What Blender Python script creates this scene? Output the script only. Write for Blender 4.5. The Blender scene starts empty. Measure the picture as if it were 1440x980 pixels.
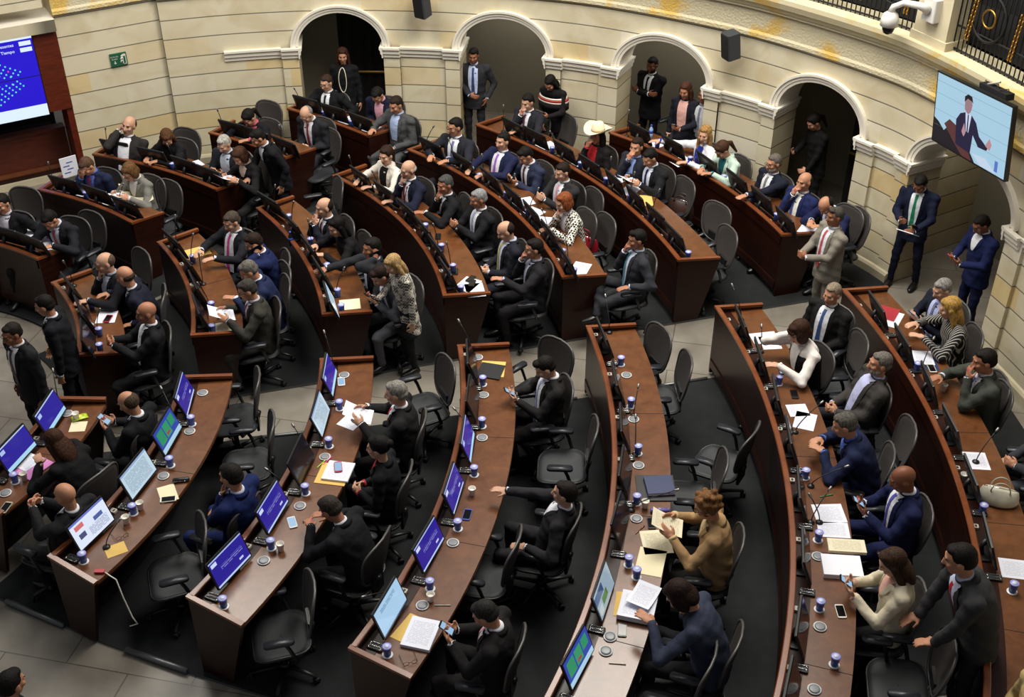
import bpy, bmesh, math, random
import numpy as np
from mathutils import Vector, Matrix, Quaternion
from mathutils.bvhtree import BVHTree
random.seed(7); rng = random.Random(11)
PI = math.pi; R = math.radians
SC = bpy.context.scene; COL = SC.collection
V = Vector
# ---------------------------------------------------------------- camera
FPX, PITCH, CAMH = 1687.0, R(35), 8.47
cam_d = bpy.data.cameras.new('camera'); cam = bpy.data.objects.new('camera', cam_d); COL.objects.link(cam)
cam.location = (0, 0, CAMH); cam.rotation_euler = (PI/2-PITCH, 0, 0)
cam_d.sensor_width = 36; cam_d.lens = 36*FPX/1440; cam_d.clip_start = .1; cam_d.clip_end = 200
SC.camera = cam
def at(px, py, z=0.0):                      # photograph measurement -> plan position at a known height
    u, v = px-720, py-490
    d = (u, FPX*math.cos(PITCH)-v*math.sin(PITCH), -FPX*math.sin(PITCH)-v*math.cos(PITCH))
    t = (z-CAMH)/d[2]
    return V((t*d[0], t*d[1], z))
CX, CY = -7.85, 9.75                        # common centre of the curved desks
def pol(th, r, z=0.0):
    a = R(th); return V((CX+r*math.cos(a), CY+r*math.sin(a), z))
def topol(p): return math.degrees(math.atan2(p[1]-CY, p[0]-CX)), math.hypot(p[0]-CX, p[1]-CY)
# ---------------------------------------------------------------- materials
MATS = {}
def _mat(name):
    m = bpy.data.materials.new(name); m.use_nodes = True; nt = m.node_tree
    return m, nt, nt.nodes, nt.links, nt.nodes['Principled BSDF']
def mat(name, col, rough=.6, metal=0., bump=0., bscale=60., var=0., vscale=6., coat=0., spec=.5, emit=None, estr=0.):
    if name in MATS: return MATS[name]
    m, nt, N, L, b = _mat(name)
    b.inputs['Base Color'].default_value = (*col, 1); b.inputs['Roughness'].default_value = rough
    b.inputs['Metallic'].default_value = metal; b.inputs['Specular IOR Level'].default_value = spec
    if coat: b.inputs['Coat Weight'].default_value = coat; b.inputs['Coat Roughness'].default_value = .15
    tc = N.new('ShaderNodeTexCoord')
    if var:
        n = N.new('ShaderNodeTexNoise'); n.inputs['Scale'].default_value = vscale; n.inputs['Detail'].default_value = 3
        r = N.new('ShaderNodeValToRGB'); L.new(tc.outputs['Object'], n.inputs['Vector']); L.new(n.outputs['Fac'], r.inputs['Fac'])
        r.color_ramp.elements[0].position = .3; r.color_ramp.elements[1].position = .7
        r.color_ramp.elements[0].color = (*[c*(1-var) for c in col], 1); r.color_ramp.elements[1].color = (*[min(1, c*(1+var)) for c in col], 1)
        L.new(r.outputs['Color'], b.inputs['Base Color'])
    if bump:
        n = N.new('ShaderNodeTexNoise'); n.inputs['Scale'].default_value = bscale; n.inputs['Detail'].default_value = 2
        L.new(tc.outputs['Object'], n.inputs['Vector'])
        bp = N.new('ShaderNodeBump'); bp.inputs['Strength'].default_value = bump; bp.inputs['Distance'].default_value = .02
        L.new(n.outputs['Fac'], bp.inputs['Height']); L.new(bp.outputs['Normal'], b.inputs['Normal'])
    if emit: b.inputs['Emission Color'].default_value = (*emit, 1); b.inputs['Emission Strength'].default_value = estr
    MATS[name] = m; return m
def srgb(h):
    h = h.lstrip('#'); o = []
    for i in (0, 2, 4):
        c = int(h[i:i+2], 16)/255; o.append(c/12.92 if c <= .04045 else ((c+.055)/1.055)**2.4)
    return tuple(o)
def wood_mat(name, c1, c2, rough, scale=(1, 1, 1), coat=.0):
    m, nt, N, L, b = _mat(name)
    tc = N.new('ShaderNodeTexCoord'); mp = N.new('ShaderNodeMapping'); mp.inputs['Scale'].default_value = scale
    n = N.new('ShaderNodeTexNoise'); n.inputs['Scale'].default_value = 5; n.inputs['Detail'].default_value = 7; n.inputs['Roughness'].default_value = .65; n.inputs['Distortion'].default_value = .6
    r = N.new('ShaderNodeValToRGB'); r.color_ramp.elements[0].color = (*c1, 1); r.color_ramp.elements[1].color = (*c2, 1)
    r.color_ramp.elements[0].position = .3; r.color_ramp.elements[1].position = .72
    L.new(tc.outputs['Object'], mp.inputs['Vector']); L.new(mp.outputs['Vector'], n.inputs['Vector']); L.new(n.outputs['Fac'], r.inputs['Fac']); L.new(r.outputs['Color'], b.inputs['Base Color'])
    b.inputs['Roughness'].default_value = rough
    if coat: b.inputs['Coat Weight'].default_value = coat; b.inputs['Coat Roughness'].default_value = .2
    bp = N.new('ShaderNodeBump'); bp.inputs['Strength'].default_value = .08; bp.inputs['Distance'].default_value = .01
    L.new(n.outputs['Fac'], bp.inputs['Height']); L.new(bp.outputs['Normal'], b.inputs['Normal'])
    MATS[name] = m; return m
def stone_mat(name, base, alt, pale, course=.29, block=1.15, mortar=True, bump=.25):
    """ashlar stone: UV = (metres along the wall, metres up)"""
    m, nt, N, L, b = _mat(name)
    uv = N.new('ShaderNodeUVMap'); uv.uv_map = 'UVMap'
    br = N.new('ShaderNodeTexBrick'); br.inputs['Scale'].default_value = 1; br.inputs['Mortar Size'].default_value = .0
    br.inputs['Brick Width'].default_value = block; br.inputs['Row Height'].default_value = course; br.offset = .43; br.squash = 1.0
    br.inputs['Color1'].default_value = (0, 0, 0, 1); br.inputs['Color2'].default_value = (1, 1, 1, 1)
    L.new(uv.outputs['UV'], br.inputs['Vector'])
    r = N.new('ShaderNodeValToRGB'); e = r.color_ramp.elements
    e[0].color = (*base, 1); e[0].position = 0; e[1].color = (*pale, 1); e[1].position = 1
    x = e.new(.55); x.color = (*base, 1); x = e.new(.70); x.color = (*alt, 1); x = e.new(.85); x.color = (*base, 1)
    L.new(br.outputs['Color'], r.inputs['Fac'])
    n = N.new('ShaderNodeTexNoise'); n.inputs['Scale'].default_value = 1.6; n.inputs['Detail'].default_value = 5; n.inputs['Distortion'].default_value = 1.2
    L.new(uv.outputs['UV'], n.inputs['Vector'])
    mx = N.new('ShaderNodeMixRGB'); mx.blend_type = 'MULTIPLY'; mx.inputs['Fac'].default_value = .55
    r2 = N.new('ShaderNodeValToRGB'); r2.color_ramp.elements[0].color = (.78, .70, .55, 1); r2.color_ramp.elements[1].color = (1, 1, 1, 1); r2.color_ramp.elements[0].position = .32; r2.color_ramp.elements[1].position = .55
    L.new(n.outputs['Fac'], r2.inputs['Fac']); L.new(r.outputs['Color'], mx.inputs['Color1']); L.new(r2.outputs['Color'], mx.inputs['Color2'])
    sep = N.new('ShaderNodeSeparateXYZ'); L.new(uv.outputs['UV'], sep.inputs['Vector'])
    d = N.new('ShaderNodeMath'); d.operation = 'DIVIDE'; d.inputs[1].default_value = course; L.new(sep.outputs['Y'], d.inputs[0])
    f = N.new('ShaderNodeMath'); f.operation = 'FRACT'; L.new(d.outputs[0], f.inputs[0])
    pp = N.new('ShaderNodeMath'); pp.operation = 'PINGPONG'; pp.inputs[1].default_value = .5; L.new(f.outputs[0], pp.inputs[0])
    mr = N.new('ShaderNodeMapRange'); mr.inputs['From Min'].default_value = .012; mr.inputs['From Max'].default_value = .038 if mortar else .0121
    L.new(pp.outputs[0], mr.inputs['Value'])
    mx2 = N.new('ShaderNodeMixRGB'); mx2.inputs['Color1'].default_value = (*[c*.22 for c in base], 1) if mortar else (*base, 1)
    L.new(mr.outputs[0], mx2.inputs['Fac']); L.new(mx.outputs['Color'], mx2.inputs['Color2'])
    L.new(mx2.outputs['Color'], b.inputs['Base Color'])
    bp = N.new('ShaderNodeBump'); bp.inputs['Strength'].default_value = bump; bp.inputs['Distance'].default_value = .02
    L.new(mr.outputs[0], bp.inputs['Height']); L.new(bp.outputs['Normal'], b.inputs['Normal'])
    b.inputs['Roughness'].default_value = .75
    MATS[name] = m; return m
def tile_mat(name, base, dark, sx, sy, rough=.45, rot=0):
    m, nt, N, L, b = _mat(name)
    tc = N.new('ShaderNodeTexCoord'); mp = N.new('ShaderNodeMapping'); mp.inputs['Rotation'].default_value = (0, 0, rot)
    L.new(tc.outputs['Object'], mp.inputs['Vector'])
    br = N.new('ShaderNodeTexBrick'); br.inputs['Scale'].default_value = 1; br.inputs['Mortar Size'].default_value = .006; br.inputs['Brick Width'].default_value = sx; br.inputs['Row Height'].default_value = sy
    br.inputs['Color1'].default_value = (*base, 1); br.inputs['Color2'].default_value = (*[c*.86 for c in base], 1); br.inputs['Mortar'].default_value = (*dark, 1)
    L.new(mp.outputs['Vector'], br.inputs['Vector'])
    n = N.new('ShaderNodeTexNoise'); n.inputs['Scale'].default_value = 2.2; n.inputs['Detail'].default_value = 6; L.new(mp.outputs['Vector'], n.inputs['Vector'])
    r = N.new('ShaderNodeValToRGB'); r.color_ramp.elements[0].color = (.6, .57, .53, 1); r.color_ramp.elements[1].color = (1.1, 1.1, 1.1, 1); r.color_ramp.elements[0].position = .35; r.color_ramp.elements[1].position = .65
    L.new(n.outputs['Fac'], r.inputs['Fac'])
    mx = N.new('ShaderNodeMixRGB'); mx.blend_type = 'MULTIPLY'; mx.inputs['Fac'].default_value = .7
    L.new(br.outputs['Color'], mx.inputs['Color1']); L.new(r.outputs['Color'], mx.inputs['Color2']); L.new(mx.outputs['Color'], b.inputs['Base Color'])
    b.inputs['Roughness'].default_value = rough; MATS[name] = m; return m
def pattern_mat(name, c1, c2, kind, scale):
    """woven clothes: 'check' small two-tone check, 'stripe' thin pinstripes, 'plaid' large check"""
    m, nt, N, L, b = _mat(name)
    tc = N.new('ShaderNodeTexCoord')
    if kind == 'stripe':
        w = N.new('ShaderNodeTexWave'); w.inputs['Scale'].default_value = scale; w.bands_direction = 'X'; L.new(tc.outputs['Object'], w.inputs['Vector'])
        r = N.new('ShaderNodeValToRGB'); r.color_ramp.elements[0].position = .80; r.color_ramp.elements[1].position = .88
        r.color_ramp.elements[0].color = (*c1, 1); r.color_ramp.elements[1].color = (*c2, 1); L.new(w.outputs['Fac'], r.inputs['Fac']); out = r.outputs['Color']
    else:
        ch = N.new('ShaderNodeTexChecker'); ch.inputs['Scale'].default_value = scale; ch.inputs['Color1'].default_value = (*c1, 1); ch.inputs['Color2'].default_value = (*c2, 1)
        L.new(tc.outputs['Object'], ch.inputs['Vector']); out = ch.outputs['Color']
        if kind == 'plaid':
            w = N.new('ShaderNodeTexChecker'); w.inputs['Scale'].default_value = scale/5; w.inputs['Color1'].default_value = (*c1, 1); w.inputs['Color2'].default_value = (*c2, 1)
            L.new(tc.outputs['Object'], w.inputs['Vector']); mx = N.new('ShaderNodeMixRGB'); mx.inputs['Fac'].default_value = .45
            L.new(out, mx.inputs['Color1']); L.new(w.outputs['Color'], mx.inputs['Color2']); out = mx.outputs['Color']
    L.new(out, b.inputs['Base Color']); b.inputs['Roughness'].default_value = .9
    MATS[name] = m; return m
# ---------------------------------------------------------------- objects
def link(name, me, parent=None, loc=None, rz=None):
    o = bpy.data.objects.new(name, me); COL.objects.link(o)
    if parent: o.parent = parent
    if loc is not None: o.location = loc
    if rz is not None: o.rotation_euler = (0, 0, rz)
    return o
def tag(o, label=None, cat=None, group=None, kind=None):
    if label: o['label'] = label
    if cat: o['category'] = cat
    if group: o['group'] = group
    if kind: o['kind'] = kind
    return o
def thing(name, label, cat, loc=(0, 0, 0), rz=0, group=None):
    return tag(link(name, None, None, loc, rz), label, cat, group)
class MB:
    """collects shapes into one mesh; slots by material"""
    def __init__(s): s.v = []; s.f = []; s.mi = []; s.mats = []; s.sm = []; s.uv = None
    def slot(s, m):
        if m not in s.mats: s.mats.append(m)
        return s.mats.index(m)
    def add(s, vs, fs, m, smooth=False):
        b = len(s.v); s.v += [tuple(p) for p in vs]; k = s.slot(m)
        for f in fs: s.f.append(tuple(b+i for i in f)); s.mi.append(k); s.sm.append(smooth)
        return s
    def box(s, c, d, m, rz=0, M=None, bev=0):
        x, y, z = d[0]/2, d[1]/2, d[2]/2
        if bev:                                     # chamfered vertical edges
            k = bev; pts = [(-x+k, -y), (x-k, -y), (x, -y+k), (x, y-k), (x-k, y), (-x+k, y), (-x, y-k), (-x, -y+k)]
        else: pts = [(-x, -y), (x, -y), (x, y), (-x, y)]
        n = len(pts); vs = [V((a, b, -z)) for a, b in pts]+[V((a, b, z)) for a, b in pts]
        T = M if M else Matrix.Translation(V(c)) @ Matrix.Rotation(rz, 4, 'Z')
        vs = [T @ q for q in vs]
        fs = [tuple(range(n-1, -1, -1)), tuple(range(n, 2*n))]+[(i, (i+1) % n, n+(i+1) % n, n+i) for i in range(n)]
        return s.add(vs, fs, m)
    def tube(s, pts, r, m, seg=8, closed=False, caps=True):
        pts = [V(p) for p in pts]; n = len(pts); rs = r if isinstance(r, (list, tuple)) else [r]*n
        up = None; vs = []
        for i, p in enumerate(pts):
            if closed: t = pts[(i+1) % n]-pts[i-1]
            else: t = pts[min(i+1, n-1)]-pts[max(i-1, 0)]
            t.normalize()
            if up is None:
                up = t.orthogonal().normalized()
            up = (up-t*up.dot(t)).normalized(); w = t.cross(up)
            for k in range(seg):
                a = 2*PI*k/seg; vs.append(p+rs[i]*(up*math.cos(a)+w*math.sin(a)))
        fs = []
        for i in range(n if closed else n-1):
            j = (i+1) % n
            for k in range(seg): fs.append((i*seg+k, i*seg+(k+1) % seg, j*seg+(k+1) % seg, j*seg+k))
        if caps and not closed: fs += [tuple(range(seg-1, -1, -1)), tuple((n-1)*seg+k for k in range(seg))]
        return s.add(vs, fs, m, True)
    def lathe(s, prof, m, seg=16, c=(0, 0, 0), M=None, smooth=True):
        vs = []; fs = []; n = len(prof)
        for r_, z in prof:
            for k in range(seg):
                a = 2*PI*k/seg; q = V((r_*math.cos(a), r_*math.sin(a), z)); vs.append(M @ q if M else q+V(c))
        for i in range(n-1):
            for k in range(seg): fs.append((i*seg+k, i*seg+(k+1) % seg, (i+1)*seg+(k+1) % seg, (i+1)*seg+k))
        fs += [tuple(range(seg-1, -1, -1)), tuple((n-1)*seg+k for k in range(seg))]
        return s.add(vs, fs, m, smooth)
    def ell(s, c, rad, m, M=None, seg=12, rings=8):
        c = V(c); vs = []; fs = []
        T = (Matrix.Translation(c) @ (M.to_4x4() if M else Matrix.Identity(4)) @ Matrix.Diagonal((*rad, 1)))
        vs.append(T @ V((0, 0, -1)))
        for i in range(1, rings):
            a = PI*i/rings-PI/2
            for k in range(seg): b = 2*PI*k/seg; vs.append(T @ V((math.cos(a)*math.cos(b), math.cos(a)*math.sin(b), math.sin(a))))
        vs.append(T @ V((0, 0, 1))); t = len(vs)-1
        for k in range(seg):
            fs.append((0, 1+(k+1) % seg, 1+k)); fs.append((t, t-seg+k, t-seg+(k+1) % seg))
        for i in range(rings-2):
            for k in range(seg): fs.append((1+i*seg+k, 1+i*seg+(k+1) % seg, 1+(i+1)*seg+(k+1) % seg, 1+(i+1)*seg+k))
        return s.add(vs, fs, m, True)
    def loft(s, rings, m, seg=16):
        """rings: (centre, ux, uy, rx, ry) -> closed tube"""
        vs = []; fs = []; n = len(rings)
        for c, ux, uy, rx, ry in rings:
            for k in range(seg): a = 2*PI*k/seg; vs.append(V(c)+ux*(rx*math.cos(a))+uy*(ry*math.sin(a)))
        for i in range(n-1):
            for k in range(seg): fs.append((i*seg+k, i*seg+(k+1) % seg, (i+1)*seg+(k+1) % seg, (i+1)*seg+k))
        fs += [tuple(range(seg-1, -1, -1)), tuple((n-1)*seg+k for k in range(seg))]
        return s.add(vs, fs, m, True)
    def cap(s, a, b, ra, rb, m, seg=10):
        """tapered capsule"""
        a, b = V(a), V(b); t = b-a; l = t.length
        if l < 1e-5: return s.ell(a, (ra,)*3, m, seg=seg)
        t /= l; up = t.orthogonal().normalized(); w = t.cross(up); rings = []
        for q in (-75, -45, -15): rings.append((a+t*(ra*math.sin(R(q))), up, w, ra*math.cos(R(q)), ra*math.cos(R(q))))
        for q in (15, 45, 75): rings.append((b+t*(rb*math.sin(R(q))), up, w, rb*math.cos(R(q)), rb*math.cos(R(q))))
        return s.loft(rings, m, seg)
    def mesh(s, name):
        me = bpy.data.meshes.new(name); me.from_pydata(s.v, [], s.f)
        for m in s.mats: me.materials.append(m)
        me.polygons.foreach_set('material_index', s.mi); me.polygons.foreach_set('use_smooth', s.sm)
        if s.uv:
            l = me.uv_layers.new(name='UVMap'); vi = np.empty(len(me.loops), np.int32); me.loops.foreach_get('vertex_index', vi)
            l.data.foreach_set('uv', np.array(s.uv, np.float32)[vi].ravel())
        me.update(); return me
    def build(s, name, parent=None, loc=None, rz=None): return link(name, s.mesh(name), parent, loc, rz)
def copy_tree(o, parent=None):
    c = o.copy(); COL.objects.link(c); c.parent = parent
    for ch in KIDS.get(o.name, ()): copy_tree(ch, c)
    return c
KIDS = {}
def note_kids(root):
    KIDS[root.name] = [k for k in bpy.data.objects if k.parent == root]
    for k in KIDS[root.name]: note_kids(k)
# shared materials
M_wood = wood_mat('mahogany', srgb('1d0a06'), srgb('301309'), .38, (.6, .6, 6), .15)
M_wood.node_tree.nodes['Principled BSDF'].inputs['Specular IOR Level'].default_value = .22
M_top = wood_mat('desk_top_wood', srgb('553017'), srgb('714627'), .30, (1.5, 1.5, 1.5), .25)
M_rim = wood_mat('rim_wood', srgb('693519'), srgb('7f4727'), .3, (1, 1, 1), .3)
M_black = mat('black_plastic', srgb('17181a'), .42)
M_blackm = mat('matte_black', srgb('101113'), .7)
M_mesh = mat('chair_mesh', srgb('3b3634'), .8, bump=.15, bscale=300)
M_seatm = mat('seat_mesh', srgb('2a2d30'), .6, bump=.15, bscale=300)
M_frame = mat('chair_frame', srgb('4c4a49'), .35)
M_pad = mat('arm_pad', srgb('26282e'), .38)
M_chrome = mat('chrome', (.7, .7, .7), .2, 1.)
M_silver = mat('silver_plastic', srgb('b6b1a4'), .45)
M_white = mat('white_plastic', srgb('dedad0'), .5)
M_paper = mat('paper', srgb('e9ebf5'), .85)
M_cream = mat('cream_paper', srgb('e6dcb8'), .85)
M_yel = mat('yellow_paper', srgb('dcb765'), .85)
M_skinD = {}
# ================================================================ ROOM
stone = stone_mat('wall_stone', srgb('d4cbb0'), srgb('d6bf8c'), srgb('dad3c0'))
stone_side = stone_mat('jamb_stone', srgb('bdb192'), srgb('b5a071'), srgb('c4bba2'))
M_plaster = mat('white_moulding', srgb('e6e0d2'), .55)
def marble(name, c1, c2, carved):
    m, nt, N, L, b = _mat(name)
    uv = N.new('ShaderNodeTexCoord'); n = N.new('ShaderNodeTexNoise'); n.inputs['Scale'].default_value = .9; n.inputs['Detail'].default_value = 6; n.inputs['Distortion'].default_value = 1.5
    L.new(uv.outputs['Object'], n.inputs['Vector']); r = N.new('ShaderNodeValToRGB'); e = r.color_ramp.elements
    e[0].color = (*c1, 1); e[0].position = .50; e[1].color = (*c2, 1); e[1].position = .60
    L.new(n.outputs['Fac'], r.inputs['Fac']); L.new(r.outputs['Color'], b.inputs['Base Color']); b.inputs['Roughness'].default_value = .6
    if carved:
        v = N.new('ShaderNodeTexVoronoi'); v.inputs['Scale'].default_value = 34; L.new(uv.outputs['Object'], v.inputs['Vector'])
        bp = N.new('ShaderNodeBump'); bp.inputs['Strength'].default_value = .35; bp.inputs['Distance'].default_value = .02
        L.new(v.outputs['Distance'], bp.inputs['Height']); L.new(bp.outputs['Normal'], b.inputs['Normal'])
    MATS[name] = m; return m
M_carved = marble('carved_frieze', srgb('cfc5a6'), srgb('d6b25c'), True)
M_marble = marble('yellow_marble', srgb('d6cba8'), srgb('d8b052'), False)
M_up0 = mat('skirting_stone', srgb('b5ab90'), .7, var=.08)
# wall plan: smooth curve through measured foot points (x, y)
WP = [(-5.15, 17.12), (-4.26, 17.38), (-3.25, 17.55), (-2.3, 17.6), (-.79, 17.47), (.52, 17.16), (1.57, 16.74), (2.76, 16.03), (3.6, 15.36), (4.54, 14.36), (5.03, 13.62), (5.6, 12.25), (5.95, 10.9), (6.15, 9.4), (6.15, 7.6), (5.9, 5.5), (5.4, 3.5)]
def catmull(P, n=24):
    out = []
    for i in range(len(P)-1):
        p0 = P[max(i-1, 0)]; p1 = P[i]; p2 = P[i+1]; p3 = P[min(i+2, len(P)-1)]
        for k in range(n):
            t = k/n; out.append(tuple(.5*((2*p1[j])+(-p0[j]+p2[j])*t+(2*p0[j]-5*p1[j]+4*p2[j]-p3[j])*t*t+(-p0[j]+3*p1[j]-3*p2[j]+p3[j])*t**3) for j in (0, 1)))
    out.append(P[-1]); return out
_raw = [V((x, y, 0)) for x, y in catmull(WP)]
_cum = [0]
for i in range(1, len(_raw)): _cum.append(_cum[-1]+(_raw[i]-_raw[i-1]).length)
WL = _cum[-1]
def wpt(s):
    s = min(max(s, 0), WL-1e-6); i = max(j for j in range(len(_cum)) if _cum[j] <= s); i = min(i, len(_raw)-2)
    t = (s-_cum[i])/(_cum[i+1]-_cum[i]); return _raw[i].lerp(_raw[i+1], t)
def wfr(s):
    t = (wpt(s+.15)-wpt(s-.15)).normalized(); return wpt(s), t, V((t.y, -t.x, 0))*(1 if t.cross(V((0, 0, 1))).dot(V((-2, 9, 0))-wpt(s)) > 0 else -1)  # point, tangent, inward normal
def s_of(x, y): return min((( _raw[i]-V((x, y, 0))).length, _cum[i]) for i in range(len(_raw)))[1]
ARCH = [(s_of(-3.25, 17.53), s_of(-1.93, 17.57)), (s_of(-.79, 17.49), s_of(.52, 17.14)), (s_of(1.57, 16.76), s_of(2.76, 16.0)), (s_of(3.65, 15.32), s_of(4.54, 14.36)), (s_of(5.05, 13.62), s_of(5.70, 11.95)), (s_of(6.02, 10.5), s_of(6.15, 9.1))]
ZS, RISE, ZTOP, JAMB = 1.74, .56, 2.68, .5
def arch_z(s):
    for a, b in ARCH:
        if a <= s <= b:
            q = (s-(a+b)/2)/((b-a)/2); return ZS+RISE*math.sqrt(max(0, 1-q*q))
    return 0
cuts = set([0, WL])
k = 0
while k < WL: cuts.add(round(k, 3)); k += .1
for a, b in ARCH:
    for i in range(29): cuts.add(round((a+b)/2-(b-a)/2*math.cos(PI*i/28), 4))
cuts = sorted(cuts)
def proud(s):                                  # pilasters beside each arch stand forward a little
    for a, b in ARCH:
        if a-.26 <= s <= a or b <= s <= b+.26: return .045
    return 0
mb = MB(); mb.uv = []
def q4(mb, p, uv, m):
    mb.add(p, [(0, 1, 2, 3)], m); mb.uv += uv
for i in range(len(cuts)-1):
    s0, s1 = cuts[i], cuts[i+1]
    if s1-s0 < 1e-4: continue
    sm = (s0+s1)/2; inn = any(a < sm < b for a, b in ARCH)
    p0, t0, n0 = wfr(s0); p1, t1, n1 = wfr(s1); pr = proud(sm)
    z0 = arch_z(s0) or ZS if inn else 0; z1 = arch_z(s1) or ZS if inn else 0
    if not inn and pr:
        a, b = p0+n0*pr, p1+n1*pr
        q4(mb, [a, b, b+V((0, 0, ZS)), a+V((0, 0, ZS))], [(s0, 0), (s1, 0), (s1, ZS), (s0, ZS)], stone)
        q4(mb, [a+V((0, 0, ZS)), b+V((0, 0, ZS)), p1+V((0, 0, ZS)), p0+V((0, 0, ZS))], [(s0, ZS), (s1, ZS), (s1, ZS), (s0, ZS)], stone)
        for (pa, na, ps, sgn) in ((p0, n0, s0-.001, -1), (p1, n1, s1+.001, 1)):
            if not proud(ps) and not any(A < ps < B for A, B in ARCH):
                q4(mb, [pa, pa+na*pr, pa+na*pr+V((0, 0, ZS)), pa+V((0, 0, ZS))], [(ps, 0), (ps+.045, 0), (ps+.045, ZS), (ps, ZS)], stone)
        q4(mb, [p0+V((0, 0, ZS)), p1+V((0, 0, ZS)), p1+V((0, 0, ZTOP)), p0+V((0, 0, ZTOP))], [(s0, ZS), (s1, ZS), (s1, ZTOP), (s0, ZTOP)], stone)
    else:
        q4(mb, [p0+V((0, 0, z0)), p1+V((0, 0, z1)), p1+V((0, 0, ZTOP)), p0+V((0, 0, ZTOP))], [(s0, z0), (s1, z1), (s1, ZTOP), (s0, ZTOP)], stone)
    if inn:                                     # soffit
        q4(mb, [p0+V((0, 0, z0)), p0-n0*JAMB+V((0, 0, z0)), p1-n1*JAMB+V((0, 0, z1)), p1+V((0, 0, z1))], [(0, s0), (JAMB, s0), (JAMB, s1), (0, s1)], M_plaster)
for a, b in ARCH:
    for s, sg in ((a, 1), (b, -1)):
        p, t, n = wfr(s); A, B = p+n*.045, p-n*JAMB
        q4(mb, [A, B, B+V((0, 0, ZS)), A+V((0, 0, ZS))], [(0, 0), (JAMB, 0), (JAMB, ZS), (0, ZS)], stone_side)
tag(mb.build('wall_curved'), kind='structure')
# impost string course and arch mouldings
def sweep(mb, path, prof, m, closed=False):
    """path: (point, out normal, up) ; prof: (out, up) pairs"""
    n = len(prof); vs = []; fs = []
    for p, o, u in path:
        for a, b in prof: vs.append(p+o*a+u*b)
    for i in range(len(path)-1):
        for k in range(n-1): fs.append((i*n+k, (i+1)*n+k, (i+1)*n+k+1, i*n+k+1))
    fs += [tuple(range(n)), tuple((len(path)-1)*n+k for k in range(n-1, -1, -1))]
    mb.add(vs, fs, m)
Z = V((0, 0, 1))
edges = [0]+[x for ab in ARCH for x in ab]+[WL]
mb = MB()
prof = [(.0, 0), (.022, 0), (.025, .05), (.045, .06), (.048, .11), (.07, .13), (.07, .16), (0, .16)]
s_left = s_of(-4.33, 17.36)
for i in range(0, len(edges), 2):
    a, b = max(edges[i], s_left if i == 0 else 0), edges[i+1]
    ss = sorted(set([a+(b-a)*k/14 for k in range(15)]+[q for q in (a+.262, a+.256, b-.262, b-.256) if a < q < b])); path = []
    pr_ = lambda s: .045 if (i > 0 and s < a+.259) or (i < len(edges)-2 and s > b-.259) else 0
    p, t, n = wfr(a)
    if i > 0: path += [(p-n*JAMB, -t*0+ -t*(-1)*0 + t*0, Z)]
    path = [(wfr(s)[0]+wfr(s)[2]*pr_(s), wfr(s)[2], Z) for s in ss]
    sweep(mb, [(p+Z*1.62, o, u) for p, o, u in path], prof, M_plaster)
    for s, sg in ((a, 1), (b, -1)):             # return into the arch
        if s in (0, WL) or s == s_left: continue
        p, t, n = wfr(s); o = -t*sg
        sweep(mb, [(p+n*.10+Z*1.62, o, Z), (p-n*JAMB+Z*1.62, o, Z)], [(q[0]*.8, q[1]) for q in prof], M_plaster)
tag(mb.build('trim_1'), kind='structure')
mb = MB()
for a, b in ARCH:
    path = []
    for i in range(33):
        al = PI*i/32; s = (a+b)/2-(b-a)/2*math.cos(al); p, t, n = wfr(s)
        ou = (t*(-math.cos(al))+Z*math.sin(al)).normalized()
        path.append((p+Z*(ZS+.04+(RISE-.04)*math.sin(al)), ou, n))
    sweep(mb, path, [(-.008, -.02), (-.008, .03), (.03, .035), (.035, .045), (.075, .048), (.08, .065), (.11, .065), (.11, -.02)], M_plaster)
tag(mb.build('trim_2'), kind='structure')
# skirting, frieze, cornice
mb = MB(); p2 = []
def wall_path(z, off=0, a=0, b=WL, n=120):
    return [(wfr(a+(b-a)*k/n)[0]+wfr(a+(b-a)*k/n)[2]*off+Z*z, wfr(a+(b-a)*k/n)[2], Z) for k in range(n+1)]
for i in range(0, len(edges), 2):
    sweep(mb, wall_path(0, .045, edges[i], edges[i+1], 12), [(0, 0), (.05, 0), (.05, .13), (.03, .16), (0, .17)], M_up0)
tag(mb.build('baseboard_back'), kind='structure')
mb = MB(); sweep(mb, wall_path(ZTOP), [(0, -.02), (.05, -.02), (.05, .03), (.03, .06), (.03, .34), (.08, .36), (.08, .40), (0, .40)], M_carved); tag(mb.build('trim_3'), kind='structure')
mb = MB(); sweep(mb, wall_path(ZTOP+.40), [(0, 0), (.10, 0), (.13, .06), (.17, .08), (.20, .16), (.20, .22), (-.30, .22), (-.30, 0)], M_marble); tag(mb.build('trim_4'), kind='structure')
# wall above the ledge with piers, dark openings behind grilles
M_up = mat('upper_stone', srgb('c9bfa2'), .8, var=.12, vscale=2)
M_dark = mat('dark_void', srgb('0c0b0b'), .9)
ZL = ZTOP+.62
piers = []
for px, w in ((1320, .52), (1095, .5), (870, .5), (640, .5), (420, .5)):
    u = px-720; best = min((abs((wpt(s).x)/(wpt(s).y-.05)-u/(1382+255)), s) for s in [WL*i/600 for i in range(600)])[1]
    piers.append((best, w))
mb = MB()
for s, w in piers:
    p, t, n = wfr(s); c = p-n*.03
    mb.box((c.x, c.y, ZL+.9), (w, .28, 1.8), M_up, rz=math.atan2(t.y, t.x))
    mb.box((c.x, c.y, ZL+.05), (w+.06, .32, .10), M_up, rz=math.atan2(t.y, t.x))
tag(mb.build('wall_upper_piers'), kind='structure')
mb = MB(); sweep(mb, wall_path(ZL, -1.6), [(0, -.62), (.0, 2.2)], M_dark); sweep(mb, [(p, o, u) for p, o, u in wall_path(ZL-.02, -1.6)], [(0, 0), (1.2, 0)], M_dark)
tag(mb.build('wall_upper_back'), kind='structure')
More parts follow.
